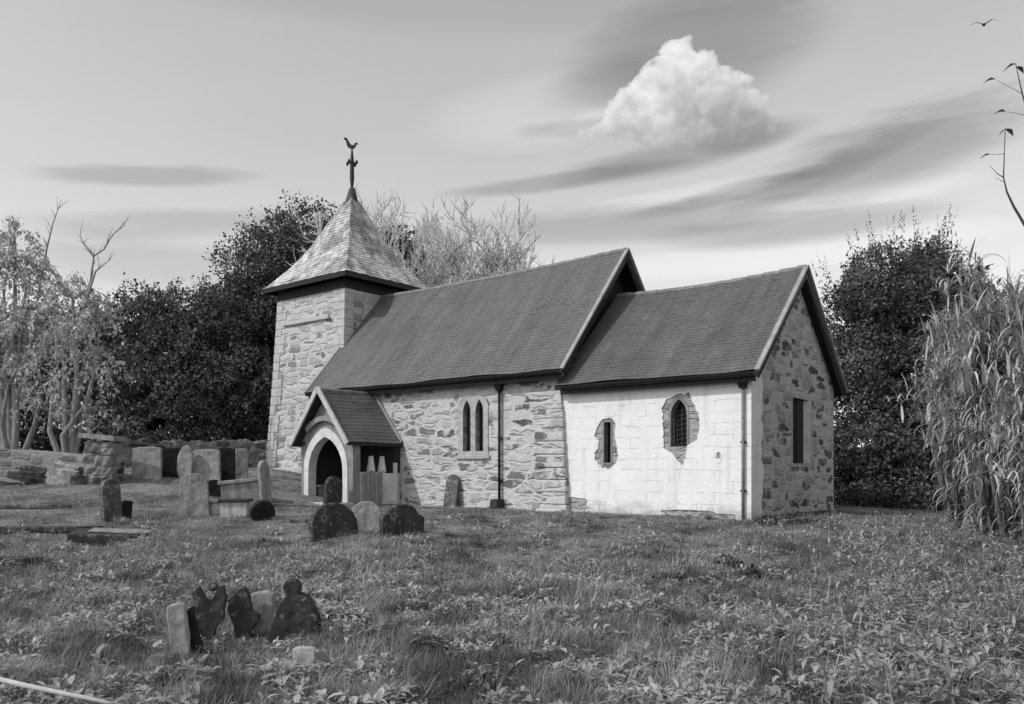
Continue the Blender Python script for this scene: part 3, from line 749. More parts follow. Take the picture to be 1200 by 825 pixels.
# porch sides: low wall, posts, dark open timber above
for sgn in (-1, 1):
    xw = PX + sgn * 1.22; xi = xw - sgn * 0.2
    m = MB(); m.box((min(xw, xi), PY + 0.285, -0.9), (max(xw, xi), PY + 1.30, 1.02)); m.box((min(xw, xi), PY + 1.31, -0.9), (max(xw, xi), ys - 0.02, 0.98)); m.build('porch_low_wall', M['plaster'], church, bevel=0.03)
    m = MB(); m.box((min(xw, xi) - .01, ys - 0.22, 1.0), (max(xw, xi) + .01, ys - 0.04, p_ez - 0.1)); m.build('post', M['timber'], church)
    m = MB(); m.box((min(xw, xi), PY + 0.0, p_ez - 0.16), (max(xw, xi), ys - 0.04, p_ez - 0.02)); m.build('wall_plate', M['timber'], church)
MB().box((PX - 1.22, PY + 0.285, 0.9), (PX - 1.03, ys - 0.03, p_ez - 0.17)).build('porch_sun_block', M['mid'], church)  # unseen west side, closed to full height to keep sun out of the porch
MB().box((PX - 1.02, PY + 0.29, -0.3), (PX - 0.995, ys - 0.04, p_ez - 0.02)).build('porch_shade_panel', M['timber'], church)  # dark panels added inside so the porch interior looks shaded
MB().box((PX + 0.98, PY + 0.29, -0.3), (PX + 1.015, ys - 0.04, 1.0)).build('porch_shade_panel', M['timber'], church)
MB().box((PX - 0.99, ys - 0.05, -0.3), (PX + 0.97, ys - 0.012, p_ez + 0.4)).build('porch_shade_panel', M['timber'], church)
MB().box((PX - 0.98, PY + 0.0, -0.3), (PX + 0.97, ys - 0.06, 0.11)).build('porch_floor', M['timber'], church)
xw = PX + 1.12
for yy in (PY + 0.78, PY + 1.22):
    MB().tube([(xw, yy, 1.02), (xw, yy, 1.10), (xw, yy, 1.35), (xw, yy, 1.50)], [0.13, 0.125, 0.085, 0.07], 10).build('baluster', M['plaster'], church, smooth=True)
m = MB()
for i in range(5): m.box((PX + 1.225, PY + 0.32 + i * 0.17, 0.0), (PX + 1.25 + 0.006 * (i % 2), PY + 0.46 + i * 0.17, 1.0 + 0.03 * (i % 3)))
m.build('board_cladding', M['ptimber'], church)
MB().box((PX + 1.2, ys - 0.30, 0.0), (PX + 1.30, ys - 0.20, 1.30)).build('pale_post', M['plaster'], church, bevel=0.01)
m = MB(); m.box((PX - 1.0, PY + 0.3, 0.55), (PX - 0.7, ys - 0.05, 0.62)); m.box((PX - 0.95, PY + 0.4, 0.0), (PX - 0.75, PY + 0.5, 0.55)); m.build('porch_bench', M['ptimber'], church)
MB().box((PX - 1.3, PY - 0.7, -0.3), (PX + 1.3, PY + 0.0, 0.13)).build('threshold_step', M['dressed'], church, bevel=0.03)
MB().box((NX1 - 0.5, ys - 0.5, -0.4), (NX1 + 0.35, ys - 0.16, 0.07)).build('footing_stone', M['dressed'], church, bevel=0.05)

# ------------------------------------------------------------------ headstones and other churchyard stones
def stone_outline(style, w, h):
    a = w / 2
    if style == 'round':
        p = [(-a, 0), (a, 0)]; 
        for i in range(13): t = math.pi * i / 12; p.append((a * math.cos(t), h - a * 0.8 + a * 0.8 * math.sin(t)))
        return p
    if style == 'flat':
        return [(-a, 0), (a, 0), (a * 0.97, h * 0.96), (a * 0.5, h), (-a * 0.5, h * 0.99), (-a * 0.97, h * 0.95)]
    if style == 'shoulder':
        p = [(-a, 0), (a, 0), (a, h * 0.66), (a * 0.80, h * 0.74)]
        for i in range(11): t = math.pi * i / 10; p.append((a * 0.74 * math.cos(t), h * 0.70 + h * 0.30 * math.sin(t)))
        return p + [(-a * 0.80, h * 0.74), (-a, h * 0.66)]
    if style == 'oval':
        return [(a * (0.75 + 0.25 * math.sin(t * .5)) * math.cos(t), h * 0.5 + h * 0.5 * math.sin(t)) for t in [2 * math.pi * i / 18 for i in range(18)]]
    if style == 'fork':
        return [(-a * .62, 0), (a * .30, 0), (a * .42, h * .38), (a * .80, h * .5), (a * .86, h * .82), (a * .72, h), (a * .38, h * .98), (a * .12, h * .82), (-a * .05, h * .76), (-a * .35, h * .86), (-a * .62, h * .98), (-a, h * .86), (-a * .86, h * .68), (-a * .60, h * .52)]
    if style == 'knob':
        p = [(-a, 0), (a, 0), (a, h * .30), (a * .97, h * .50), (a * .70, h * .70), (a * .40, h * .78)]
        for i in range(9): t = -0.9 + (math.pi + 1.8) * i / 8; p.append((a * .30 * math.cos(t) , h * .88 + h * .12 * math.sin(t)))
        return p + [(-a * .22, h * .76), (-a * .45, h * .68), (-a * .62, h * .50), (-a * .85, h * .30)]
    if style == 'hook':
        return [(-a * .3, 0), (a * .35, 0), (a * .55, h * .3), (a, h * .5), (a * .96, h * .58), (a * .55, h * .62), (a * .35, h * .85), (a * .05, h), (-a * .35, h * .97), (-a * .9, h * .78), (-a, h * .64), (-a * .5, h * .40)]
    if style == 'wedge':
        return [(-a, 0), (a, 0), (a * .95, h * .25), (-a * .4, h), (-a * .95, h * .9)]
TXW = bpy.data.textures.new('wear', 'CLOUDS'); TXW.noise_scale = 0.16; TXW.noise_depth = 4
def weather(o, vox, amount):
    r = o.modifiers.new('grain', 'REMESH'); r.mode = 'VOXEL'; r.voxel_size = vox; r.use_smooth_shade = True
    sm = o.modifiers.new('round', 'SMOOTH'); sm.factor = 0.5; sm.iterations = 1
    d = o.modifiers.new('wear', 'DISPLACE'); d.texture = TXW; d.texture_coords = 'GLOBAL'; d.strength = amount * 1.6; d.mid_level = 0.5
def stone(name, label, cat, u, v, w, h, th, yaw, style, mat, lean=(0, 0), sink=0.12, group='weathered headstones in the churchyard', Y=None, bev=0.015):
    if Y is None: x, y = at(u, v)
    else: x, y = (u - 600) / F * Y, Y
    z = gzf(x, y)
    ol = [(p[0], p[1] * (h + sink) / h if h else p[1]) for p in stone_outline(style, w, h)]
    m = MB().panel(ol, [], th, (0, -th / 2, -sink), X, Z, -Yv)
    # note: the slab's front face looks along local -y
    o = m.build(name, M[mat], None)
    weather(o, 0.012 if h < 0.75 else 0.02, 0.022 if bev < 0.02 else 0.03)
    o.location = (x, y, z); o.rotation_euler = (R(lean[0]), R(lean[1]), R(yaw))
    return tag(o, label, cat, group)
YE = 38.7     # yaw at which a face looks along +u-ish (towards east: -y turned by ...)
ye = math.degrees(math.atan2(E.x, -E.y))     # face looks to local east of the church
HG = 'weathered headstones in the churchyard'
stone('headstone', 'wide dark round-topped headstone before the porch arch', 'headstone', 392, 629, 0.98, 0.66, 0.16, 40, 'round', 'hs_black', (-6, -3))
stone('headstone', 'pale grey round-topped headstone wedged between two dark headstones by the porch', 'headstone', 428, 621, 0.62, 0.60, 0.14, 15, 'round', 'hs_pale', (-8, 4))
stone('headstone', 'dark shouldered headstone with pale lichen base below the porch side wall', 'headstone', 471, 628, 0.92, 0.62, 0.16, 35, 'shoulder', 'hs_black', (-5, 3))
stone('headstone', 'narrow dark headstone with pale edge standing in front of the porch doorway', 'headstone', 389, 593, 0.62, 0.86, 0.12, 55, 'round', 'hs_black', (0, 6))
stone('headstone', 'grey headstone leaning against the nave wall under the twin lancet window', 'headstone', 527, 592, 0.50, 0.98, 0.09, -38.7, 'round', 'hs_dark', (-10, 0))
lean_stone = C.objects[-1] if False else bpy.data.objects['headstone.004']
lx_, ly_ = loc2w(-8.96, ys - 0.24); lean_stone.location = (lx_, ly_, gzf(lx_, ly_))
stone('headstone', 'small black headstone tilted over beside the path of white grave blocks', 'headstone', 312, 609, 0.62, 0.46, 0.22, 25, 'oval', 'hs_char', (10, -18), sink=0.05)
stone('headstone', 'thin pale leaning headstone seen edge-on beside the tower foot', 'headstone', 312, 592, 0.50, 1.25, 0.10, 78, 'round', 'hs_pale', (0, -9))
stone('headstone', 'tall pale headstone with a dark left edge left of the white grave blocks', 'headstone', 229, 604, 0.66, 1.02, 0.12, 12, 'round', 'hs_mid', (-3, -3))
stone('headstone', 'small black round-topped headstone in front of the sloping chest tomb', 'headstone', 250, 581, 0.52, 0.46, 0.16, 20, 'round', 'hs_char', (0, 4))
stone('headstone', 'upright pale headstone with a black shaded edge standing alone in the left grass', 'headstone', 131, 611, 0.46, 0.94, 0.13, 62, 'round', 'hs_dark', (0, -4))
stone('headstone', 'short black headstone just right of the lone upright headstone', 'headstone', 147, 608, 0.24, 0.42, 0.14, 35, 'flat', 'hs_char', (0, 5))
stone('headstone', 'broad pale headstone against the boundary wall left of the dark square one', 'headstone', 172, 561, 0.86, 0.96, 0.14, 5, 'flat', 'hs_pale', (-4, 0))
stone('headstone', 'dark square headstone against the wall between two pale headstones', 'headstone', 200, 559, 0.66, 0.90, 0.14, 18, 'flat', 'hs_char', (-3, 2))
stone('headstone', 'pale oval headstone right of the dark square headstone by the wall', 'headstone', 217, 562, 0.52, 1.06, 0.14, 8, 'oval', 'hs_pale', (-3, 3))
stone('headstone', 'broad pale squarish headstone in the row by the wall next to the tall black one', 'headstone', 241, 564, 0.92, 0.98, 0.14, 4, 'flat', 'hs_pale', (-4, -2))
stone('headstone', 'tall black headstone in the wall row nearest the tower side', 'headstone', 265, 564, 0.56, 1.05, 0.14, 14, 'flat', 'hs_char', (-3, 0))
stone('headstone', 'slim grey headstone between the tall black headstone and the tower', 'headstone', 282, 561, 0.42, 0.98, 0.14, 18, 'flat', 'hs_mid', (-3, 3))
# foreground pair of groups
FG = 'dark broken headstones in the rough foreground grass'
stone('headstone', 'narrow pale slanting headstone at the left end of the foreground cluster', 'headstone', 212, 766, 0.17, 0.47, 0.12, 10, 'flat', 'hs_pale', (0, -5), group=FG)
stone('headstone', 'small black wedge built as the shaded face of the narrow pale foreground headstone', 'headstone', 226, 764, 0.19, 0.42, 0.11, 10, 'wedge', 'hs_char', (0, 4), group=FG)  # shaded face of the pale slab, built as a separate black piece
stone('headstone', 'black forked headstone in the foreground grass', 'headstone', 243, 752, 0.36, 0.58, 0.12, 14, 'fork', 'hs_black', (0, 4), group=FG)
stone('headstone', 'black hook-topped headstone leaning over beside the forked one', 'headstone', 284, 749, 0.32, 0.54, 0.12, 8, 'hook', 'hs_black', (0, 3), group=FG)
stone('headstone', 'pale upright headstone behind the black hook-topped one', 'headstone', 306, 742, 0.24, 0.44, 0.09, 5, 'flat', 'hs_pale', (0, 3), group=FG)
stone('headstone', 'broad black bell-shaped headstone topped with a knob in the foreground grass', 'headstone', 343, 750, 0.54, 0.62, 0.17, 6, 'knob', 'hs_black', (0, 0), group=FG, bev=0.03)
# ball finial fallen on the forked stone
x, y = at(243, 752)
m = bpy.data.meshes.new('finial'); bm = bmesh.new(); bmesh.ops.create_icosphere(bm, subdivisions=2, radius=0.055); bm.to_mesh(m); bm.free(); m.materials.append(M['hs_black'])
for p in m.polygons: p.use_smooth = True
o = link(bpy.data.objects.new('stone_ball', m)); o.location = (x + 0.05, y + 0.02, gzf(x, y) + 0.55); o.scale = (1.1, 0.9, 0.85)
tag(o, 'small black stone ball resting on the fork of the foreground headstone', 'stone ball')
stone('marker_block', 'small white square marker block in the grass below the bell-shaped headstone', 'grave marker', 356, 789, 0.19, 0.22, 0.10, 6, 'flat', 'hs_white', (0, 2), group=None)

def blob(name, label, cat, u, v, size, mat, seed, yaw=0, group=None, Y=None, rough=0.2, lift=0.0, tilt=(0, 0)):
    """an irregular, hewn lump"""
    x, y = at(u, v) if Y is None else ((u - 600) / F * Y, Y)
    bm = bmesh.new(); bmesh.ops.create_cube(bm, size=1.0); bmesh.ops.subdivide_edges(bm, edges=bm.edges[:], cuts=5, use_grid_fill=True)
    off = Vector((seed * 3.1, seed * 1.7, seed * 0.9))
    for p in bm.verts:
        c = p.co.copy(); n = c.normalized()
        c = c.lerp(n * 0.62, 0.35); k = pnoise(c * 2.2 + off) * rough + pnoise(c * 6 + off) * rough * 0.4
        p.co = Vector(((c.x + n.x * k) * size[0], (c.y + n.y * k) * size[1], (c.z + n.z * k + 0.35) * size[2]))
    me = bpy.data.meshes.new(name); bm.to_mesh(me); bm.free(); me.materials.append(M[mat])
    o = link(bpy.data.objects.new(name, me)); o.location = (x, y, gzf(x, y) + lift); o.rotation_euler = (R(tilt[0]), R(tilt[1]), R(yaw))
    return tag(o, label, cat, group)
# left: banked slabs, pillar and rocks
blob('stone_slab', 'long pale sloping stone slab banked below the pale tree at the left edge', 'slab', 52, 562, (4.6, 1.0, 0.95), 'rubwall', 1, -4, rough=0.16, tilt=(0, 4))
blob('stone_slab', 'low pale block lying at the far left in front of the long slab', 'slab', 20, 566, (1.3, 0.7, 0.62), 'hs_mid', 2, 6, rough=0.12)
blob('boulder', 'dark round boulder between the low pale block and the jagged rock', 'boulder', 48, 565, (0.9, 0.6, 0.5), 'hs_black', 3, 10, rough=0.2)
blob('boulder', 'jagged grey rock with a lit point before the stone pillar', 'boulder', 80, 566, (1.25, 0.6, 0.62), 'hs_mid', 4, -20, rough=0.38)
pl = empty('stone_pillar', (*at(121, 566), gzf(*at(121, 566))))
tag(pl, 'squat rubble pillar with a flat cap stone at the end of the boundary wall', 'pillar')
MB().box((-0.42, -0.35, -0.3), (0.42, 0.35, 1.18)).build('shaft', M['rubwall'], pl)
weather(pl.children[0], 0.05, 0.10)
MB().hexa([(-.52, -.42, 1.30), (.50, -.42, 1.20), (.50, .42, 1.20), (-.52, .42, 1.30), (-.50, -.40, 1.43), (.48, -.40, 1.35), (.48, .40, 1.35), (-.50, .40, 1.43)]).build('cap_stone', M['hs_mid'], pl)
weather(pl.children[1], 0.03, 0.04)
# boundary wall running behind the stones to the tower
bw_pts = [((u - 600) / F * Yw, Yw) for u, Yw in ((112, 31.5), (190, 32.2), (262, 32.8), (322, 33.4))]
m = MB()
for (a, b) in zip(bw_pts[:-1], bw_pts[1:]):
    nseg = 6
    for i in range(nseg):
        p = Vector(a).lerp(Vector(b), i / nseg); q = Vector(a).lerp(Vector(b), (i + 1) / nseg)
        d = (q - p).normalized(); s = Vector((-d.y, d.x)) * 0.22
        z0 = gzf(p.x, p.y); h = 1.08 + rnd.uniform(-0.07, 0.07)
        m.hexa([(p.x - s.x, p.y - s.y, z0 - .4), (q.x - s.x, q.y - s.y, z0 - .4), (q.x + s.x, q.y + s.y, z0 - .4), (p.x + s.x, p.y + s.y, z0 - .4),
                (p.x - s.x * .8, p.y - s.y * .8, z0 + h), (q.x - s.x * .8, q.y - s.y * .8, z0 + h), (q.x + s.x * .8, q.y + s.y * .8, z0 + h), (p.x + s.x * .8, p.y + s.y * .8, z0 + h)])
bw = m.build('boundary_wall', M['rubwall'], None); weather(bw, 0.07, 0.16)
tag(bw, 'low grey rubble boundary wall running from the capped pillar to the tower', 'wall')
# tombs
def tomb(u, v, size, yaw, label, name='chest_tomb', cat='tomb', body='hs_mid', lid='hs_pale', tilt=0):
    x, y = at(u, v); t = empty(name, (x, y, gzf(x, y)), R(yaw)); t.rotation_euler = (0, R(tilt), R(yaw)); tag(t, label, cat)
    a, b, h = size
    MB().box((-a / 2, -b / 2, -0.2), (a / 2, b / 2, h * 0.82)).build('chest', M[body], t, bevel=0.02)
    MB().box((-a / 2 - .06, -b / 2 - .06, h * 0.825), (a / 2 + .06, b / 2 + .06, h)).build('lid', M[lid], t, bevel=0.02)
    return t
tomb(287, 586, (1.15, 0.7, 0.6), 12, 'pale chest tomb with a sloping flat lid between the small black headstone and tower', tilt=-6)
tomb(252, 603, (0.56, 0.4, 0.36), 6, 'white square grave block left of the dark-lidded one', 'grave_block', 'grave block', 'hs_white', 'hs_mid')
tomb(276, 605, (0.60, 0.42, 0.42), 6, 'white grave block under a dark rounded lid', 'grave_block', 'grave block', 'hs_white', 'hs_black')
# fallen slabs
def flat_slab(u, v, l, wd, th, yaw, mat, label, name='fallen_headstone', cat='headstone', tilt=(0, 0), edge=None):
    x, y = at(u, v); t = empty(name, (x, y, gzf(x, y)), R(yaw)); t.rotation_euler = (R(tilt[0]), R(tilt[1]), R(yaw)); tag(t, label, cat)
    ol = [(-l / 2, -wd / 2), (l * .3, -wd / 2), (l / 2, -wd * .2), (l / 2, wd * .3), (l * .2, wd / 2), (-l / 2, wd * .45)]
    MB().panel(ol, [], th, (0, 0, th), X, Yv, Z).build('slab', M[mat], t, bevel=0.02)
    if edge: MB().panel([(p[0] * 0.8 + l * .12, p[1] * 0.55 + wd * .1) for p in ol], [], 0.03, (0, 0, th + 0.033), X, Yv, Z).build('chipped_face', M[edge], t, bevel=0.01)
    return t
flat_slab(130, 636, 1.35, 0.55, 0.20, 6, 'hs_black', 'fallen black headstone with a pale chipped face lying in the left grass', tilt=(8, 3), edge='hs_mid')
flat_slab(28, 596, 2.2, 0.3, 0.10, 4, 'hs_dark', 'dark kerb sunk in the grass at the far left below the long slab', 'dark_strip', 'strip')  # dark flat strips laid along dark streaks of the ground
flat_slab(55, 624, 2.1, 0.3, 0.12, 6, 'hs_black', 'long dark kerb sunk in the grass left of the fallen headstone', 'dark_strip', 'strip')
flat_slab(12, 662, 0.95, 0.36, 0.12, 3, 'hs_black', 'short black kerb lying at the left edge of the grass', 'dark_strip', 'strip')
# pale rail in the corner
a = ray(-30, 789, 5.5); b = ray(150, 829, 5.35)
m = MB(); m.tube([a, a.lerp(b, 0.35) + Vector((0, 0, -.006)), a.lerp(b, 0.7), b], [0.017, 0.018, 0.016, 0.014], 8)
tag(m.build('wooden_pole', M['dressed'], None, smooth=True), 'thin pale wooden pole lying slanted over the grass in the bottom left corner', 'pole')

# ------------------------------------------------------------------ trees
def branch_tree(base, spec, seed):
    """spec: list of start limbs (dir, length, radius); recursive; returns polylines with radii and twig tips"""
    rr = random.Random(seed); segs = []; tips = []
    def grow(p, d, L, r, lev, sp):
        n = 5 if lev < sp['levels'] else 3
        pts = [p.copy()]; rads = [r]; q = p.copy(); dd = d.copy()
        for i in range(n):
            dd = (dd + Vector((rr.gauss(0, 1), rr.gauss(0, 1), rr.gauss(0, 1))) * sp['wander'] + Vector((0, 0, sp['up'][min(lev, len(sp['up']) - 1)]))).normalized()
            q = q + dd * (L / n); pts.append(q.copy()); rads.append(r * (1 - 0.55 * (i + 1) / n) if lev < sp['levels'] else r * (1 - 0.85 * (i + 1) / n))
        segs.append((pts, rads))
        if lev >= sp['levels']:
            tips.append((q.copy(), dd.copy())); return
        k = sp['kids'][min(lev, len(sp['kids']) - 1)]
        for j in range(k):
            t = rr.uniform(sp['from'], 1.0) if j else 1.0
            ii = min(n, max(1, int(round(t * n)))); pp = pts[ii]
            ang = rr.uniform(*sp['ang']); az = rr.uniform(0, 2 * math.pi)
            a = dd.orthogonal().normalized(); bq = dd.cross(a)
            nd = (dd * math.cos(ang) + (a * math.cos(az) + bq * math.sin(az)) * math.sin(ang)).normalized()
            grow(pp, nd, L * rr.uniform(*sp['shrink']), max(rads[ii] * rr.uniform(0.55, 0.75), sp['rmin']), lev + 1, sp)
    for (d, L, r, off) in spec['limbs']:
        grow(Vector(base) + Vector(off), Vector(d).normalized(), L, r, 0, spec)
    return segs, tips
def tubes_np(segs, big=7, small=4):
    m = MB()
    for pts, rads in segs: m.tube(pts, rads, big if rads[0] > 0.05 else small, cap=False)
    return m
def leaf_quads(pos, size, nrm=None, droop=None, ratio=0.55, rng=NP, jitter=1.0):
    """leaf-shaped pieces: a folded rhomb of two quads sharing the midrib"""
    n = len(pos); pos = np.asarray(pos, float)
    d = rng.normal(size=(n, 3)) * jitter
    if droop is not None: d += droop
    d /= np.linalg.norm(d, axis=1, keepdims=True) + 1e-9
    q = rng.normal(size=(n, 3))
    if nrm is not None: q = q * 0.55 + nrm
    s = np.cross(d, q); s /= np.linalg.norm(s, axis=1, keepdims=True) + 1e-9
    up = np.cross(s, d)
    L = np.broadcast_to(size, (n,))[:, None]; W = L * ratio * 0.5
    a = pos; t = pos + d * L; mid = pos + d * L * 0.45
    l1 = mid + s * W - up * W * 0.35; r1 = mid - s * W - up * W * 0.35
    v = np.stack([a, l1, t, r1], 1).reshape(-1, 3)
    f = np.arange(n * 4).reshape(n, 4)
    return v, f
def crown_points(blobs, n, rng, shell=0.45, gap=0.0, gapscale=0.8, lump=0.25, off=0.0):
    """points through the outer volume of a set of lumpy ellipsoids"""
    vol = np.array([b[1][0] * b[1][1] * b[1][2] for b in blobs]) ** 0.67; vol /= vol.sum()
    P, Nn = [], []
    for (c, r), k in zip(blobs, (vol * n).astype(int)):
        d = rng.normal(size=(k, 3)); d /= np.linalg.norm(d, axis=1, keepdims=True)
        q = d * 3.1 + np.array(c) * 1.3 + off
        l = 1 + lump * (np.sin(q[:, 0] * 1.9 + np.sin(q[:, 1] * 2.3)) * np.sin(q[:, 2] * 2.1 + 1.3 * np.sin(q[:, 0])) + 0.55 * np.sin(q[:, 0] * 4.7 + q[:, 2] * 3.9) * np.sin(q[:, 1] * 5.1 - q[:, 2] * 2.0))
        t = 1 - shell * rng.random(k) ** 1.6
        p = np.array(c) + d * np.array(r) * (l * t)[:, None]
        P.append(p); Nn.append(d)
    P = np.concatenate(P); Nn = np.concatenate(Nn)
    if gap > 0:
        g = P * gapscale
        h = np.sin(g[:, 0] * 2.1 + 1.7 * np.sin(g[:, 2] * 1.3)) * np.sin(g[:, 2] * 2.6 + 1.2 * np.sin(g[:, 1] * 1.9)) + 0.5 * np.sin(g[:, 1] * 3.3 + g[:, 0] * 2.9) * np.sin(g[:, 2] * 4.7 - g[:, 0])
        keep = h > (-1.5 + 2.2 * gap); P, Nn = P[keep], Nn[keep]
    return P, Nn
def tree(name, label, X0, Y0, blobs, n, leaf, mat, trunk_h, trunk_r, seed, bark='bark', group=None, gap=0.35, lump=0.25, shell=0.5, spikes=0, spike_len=0.8, ratio=0.55, limbs=6, droop=None, cat='tree', under=0):
    rng = np.random.default_rng(seed); rr = random.Random(seed)
    z0 = gzf(X0, Y0); t = empty(name, (X0, Y0, z0)); tag(t, label, cat, group)
    b2 = [((c[0], c[1], c[2]), r) for c, r in blobs]
    m = MB()
    m.tube([(0, 0, -0.3), (0.05, 0, trunk_h * 0.3), (-0.05, 0.05, trunk_h * 0.7), (0, 0, trunk_h)], [trunk_r * 1.3, trunk_r, trunk_r * 0.8, trunk_r * 0.4], 9)
    for (c, r) in b2[:limbs * 2]:
        p0 = Vector((0, 0, min(trunk_h * rr.uniform(0.45, 0.9), c[2]))); p1 = Vector(c)
        mid = p0.lerp(p1, 0.5) + Vector((rr.uniform(-.3, .3), rr.uniform(-.3, .3), rr.uniform(-.2, .4)))
        m.tube([p0, mid, p1, p1 + Vector((rr.uniform(-.4, .4) * r[0], rr.uniform(-.4, .4) * r[1], r[2] * 0.6))], [trunk_r * 0.45, trunk_r * 0.3, trunk_r * 0.18, 0.02], 6)
    m.build('trunk', M[bark], t, smooth=True)
    P, Nn = crown_points(b2, n, rng, shell, gap, lump=lump, off=seed * 0.7)
    v, f = leaf_quads(P, leaf * rng.uniform(0.6, 1.5, len(P)), Nn, droop, ratio, rng)
    V, FF = [v], [f]; o = len(v)
    for i in range(spikes):      # shoots standing out of the outline
        c, r = b2[rr.randrange(len(b2))]
        th = rr.uniform(0, 2 * math.pi); ph = rr.uniform(0.15, 1.3)
        d = np.array([math.cos(th) * math.cos(ph), math.sin(th) * math.cos(ph), math.sin(ph)])
        base = np.array(c) + d * np.array(r) * 0.92
        dirv = d * 0.6 + np.array([rr.uniform(-.25, .25), 0, 1.0]); dirv /= np.linalg.norm(dirv)
        L = spike_len * rr.uniform(0.5, 1.3); k = int(26 * L / 0.8)
        s = rng.random(k); pp = base + dirv * (s * L)[:, None] + rng.normal(size=(k, 3)) * (0.06 * (1.1 - s))[:, None]
        v, f = leaf_quads(pp, leaf * 0.9 * (1.2 - 0.7 * s), None, dirv * 1.6, ratio * 0.8, rng); V.append(v); FF.append(f + o); o += len(v)
    mesh_np('crown', np.concatenate(V), np.concatenate(FF), M[mat], t)
    return t
def blobs_for(u, v, ru, rv, Y, X0, Y0, depth=None):
    """a crown lobe given by where it is seen and how large, at distance Y, relative to the tree's foot"""
    p = ray(u, v, Y); s = Y / F
    return ((p.x - X0, p.y - Y0, p.z - gzf(X0, Y0)), (ru * s, depth if depth else (ru + rv) * 0.5 * s, rv * s))
def mk(name, label, foot_u, Y0, lobes, **kw):
    X0 = (foot_u - 600) / F * Y0
    bl = [blobs_for(u, v, ru, rv, Y0 + dy, X0, Y0) for (u, v, ru, rv, dy) in lobes]
    return tree(name, label, X0, Y0, bl, **kw)
EG = 'dark evergreens behind the church'
mk('evergreen_tree', 'tallest dark domed evergreen behind the left of the tower roof', 355, 44, [(350, 300, 62, 58, 0), (318, 330, 62, 60, -1), (290, 375, 60, 55, -1), (400, 320, 60, 60, 1), (345, 400, 90, 80, 0), (270, 430, 60, 70, -1), (320, 480, 90, 70, -1)], n=110000, leaf=0.16, mat='yew', trunk_h=9, trunk_r=0.4, seed=3, group=EG, gap=0.30, spikes=40, spike_len=0.7)
mk('evergreen_tree', 'dark broad evergreen between the tower and the pale left tree', 215, 39, [(170, 385, 50, 48, 0), (215, 395, 55, 52, 0), (255, 400, 50, 60, 1), (160, 450, 60, 60, -1), (225, 460, 75, 60, -1), (290, 470, 50, 65, 0), (190, 505, 90, 40, -1.5)], n=95000, leaf=0.15, mat='yew2', trunk_h=6, trunk_r=0.35, seed=4, group=EG, gap=0.32, spikes=60, spike_len=0.9)
mk('evergreen_tree', 'dark evergreen filling the far left behind the pale tree', 60, 40, [(40, 430, 70, 60, 0), (100, 420, 60, 60, 0), (60, 490, 110, 50, 0), (-40, 440, 70, 80, 0), (120, 490, 60, 50, -1)], n=45000, leaf=0.22, mat='yew', trunk_h=5, trunk_r=0.35, seed=5, group=EG, gap=0.3, spikes=25)
mk('evergreen_tree', 'narrow dark evergreen showing between the tower roof and the bare trees', 470, 42, [(462, 300, 20, 34, 0), (482, 320, 20, 36, 0), (470, 360, 40, 50, 0), (475, 420, 50, 60, 0)], n=22000, leaf=0.2, mat='yew', trunk_h=8, trunk_r=0.3, seed=6, group=EG, gap=0.2, spikes=8)
mk('spiky_evergreen', 'dark spiky-topped evergreen standing right of the east gable', 1035, 26.5, [(1090, 320, 24, 36, 0), (1040, 340, 55, 50, 0), (1000, 370, 38, 44, 0.5), (1080, 355, 42, 50, 0), (1015, 440, 55, 60, 0.3), (1080, 440, 55, 60, -.3), (1030, 520, 72, 55, 0), (1095, 520, 60, 60, 0), (1010, 575, 50, 40, 0), (1070, 580, 70, 40, -.5)], n=110000, leaf=0.125, mat='yew2', trunk_h=6, trunk_r=0.3, seed=7, group=EG, gap=0.34, spikes=170, spike_len=1.15, ratio=0.45)
mk('evergreen_tree', 'dark evergreen at the right edge behind the pale hanging strands', 1190, 27, [(1122, 352, 36, 46, 0), (1135, 385, 45, 50, 0), (1150, 410, 50, 55, 0), (1200, 415, 60, 60, 0), (1170, 395, 40, 40, 0), (1160, 480, 60, 60, 0), (1230, 470, 70, 80, 0), (1170, 560, 80, 60, 0), (1260, 560, 80, 70, 0)], n=40000, leaf=0.18, mat='yew2', trunk_h=5, trunk_r=0.3, seed=8, group=EG, gap=0.3, spikes=30)

def bare(name, label, u, Y0, spec, seed, bark, group=None, leafn=0, leafmat=None, leaf=0.1, cat='tree', leafdroop=None, dz=0.0):
    X0 = (u - 600) / F * Y0; t = empty(name, (X0, Y0, gzf(X0, Y0))); tag(t, label, cat, group)
    segs, tips = branch_tree((0, 0, dz), spec, seed)
    tubes_np(segs).build('trunk', M[bark], t, smooth=True, fix=False)
    if leafn:
        rng = np.random.default_rng(seed); T = np.array([tuple(p) for p, d in tips]); i = rng.integers(0, len(T), leafn)
        P = T[i] + rng.normal(size=(leafn, 3)) * np.array([0.22, 0.22, 0.22])
        if leafdroop is not None: P[:, 2] -= rng.random(leafn) ** 1.5 * leafdroop
        v, f = leaf_quads(P, leaf * rng.uniform(0.6, 1.5, leafn), None, np.array([0, 0, -0.9]) if leafdroop else None, 0.5, rng)
        mesh_np('crown', v, f, M[leafmat], t)
    return t
BG = 'bare pale trees rising behind the nave roof'
sp = dict(levels=5, kids=[6, 5, 5, 4, 4], wander=0.17, up=[0.08, 0.10, 0.12, 0.14, 0.14], ang=(0.35, 0.9), shrink=(0.5, 0.72), rmin=0.026)
sp['from'] = 0.3
bare('bare_tree', 'taller bare pale tree with upright twigs next to the tower roof', 484, 40, dict(sp, limbs=[((-0.06, 0, 1), 6.3, 0.34, (0, 0, -0.3)), ((-0.22, 0, 1), 5.2, 0.2, (0, 0, 1.2)), ((0.14, 0, 1), 5.2, 0.2, (0, 0, 1.4))]), 21, 'pbark', BG)
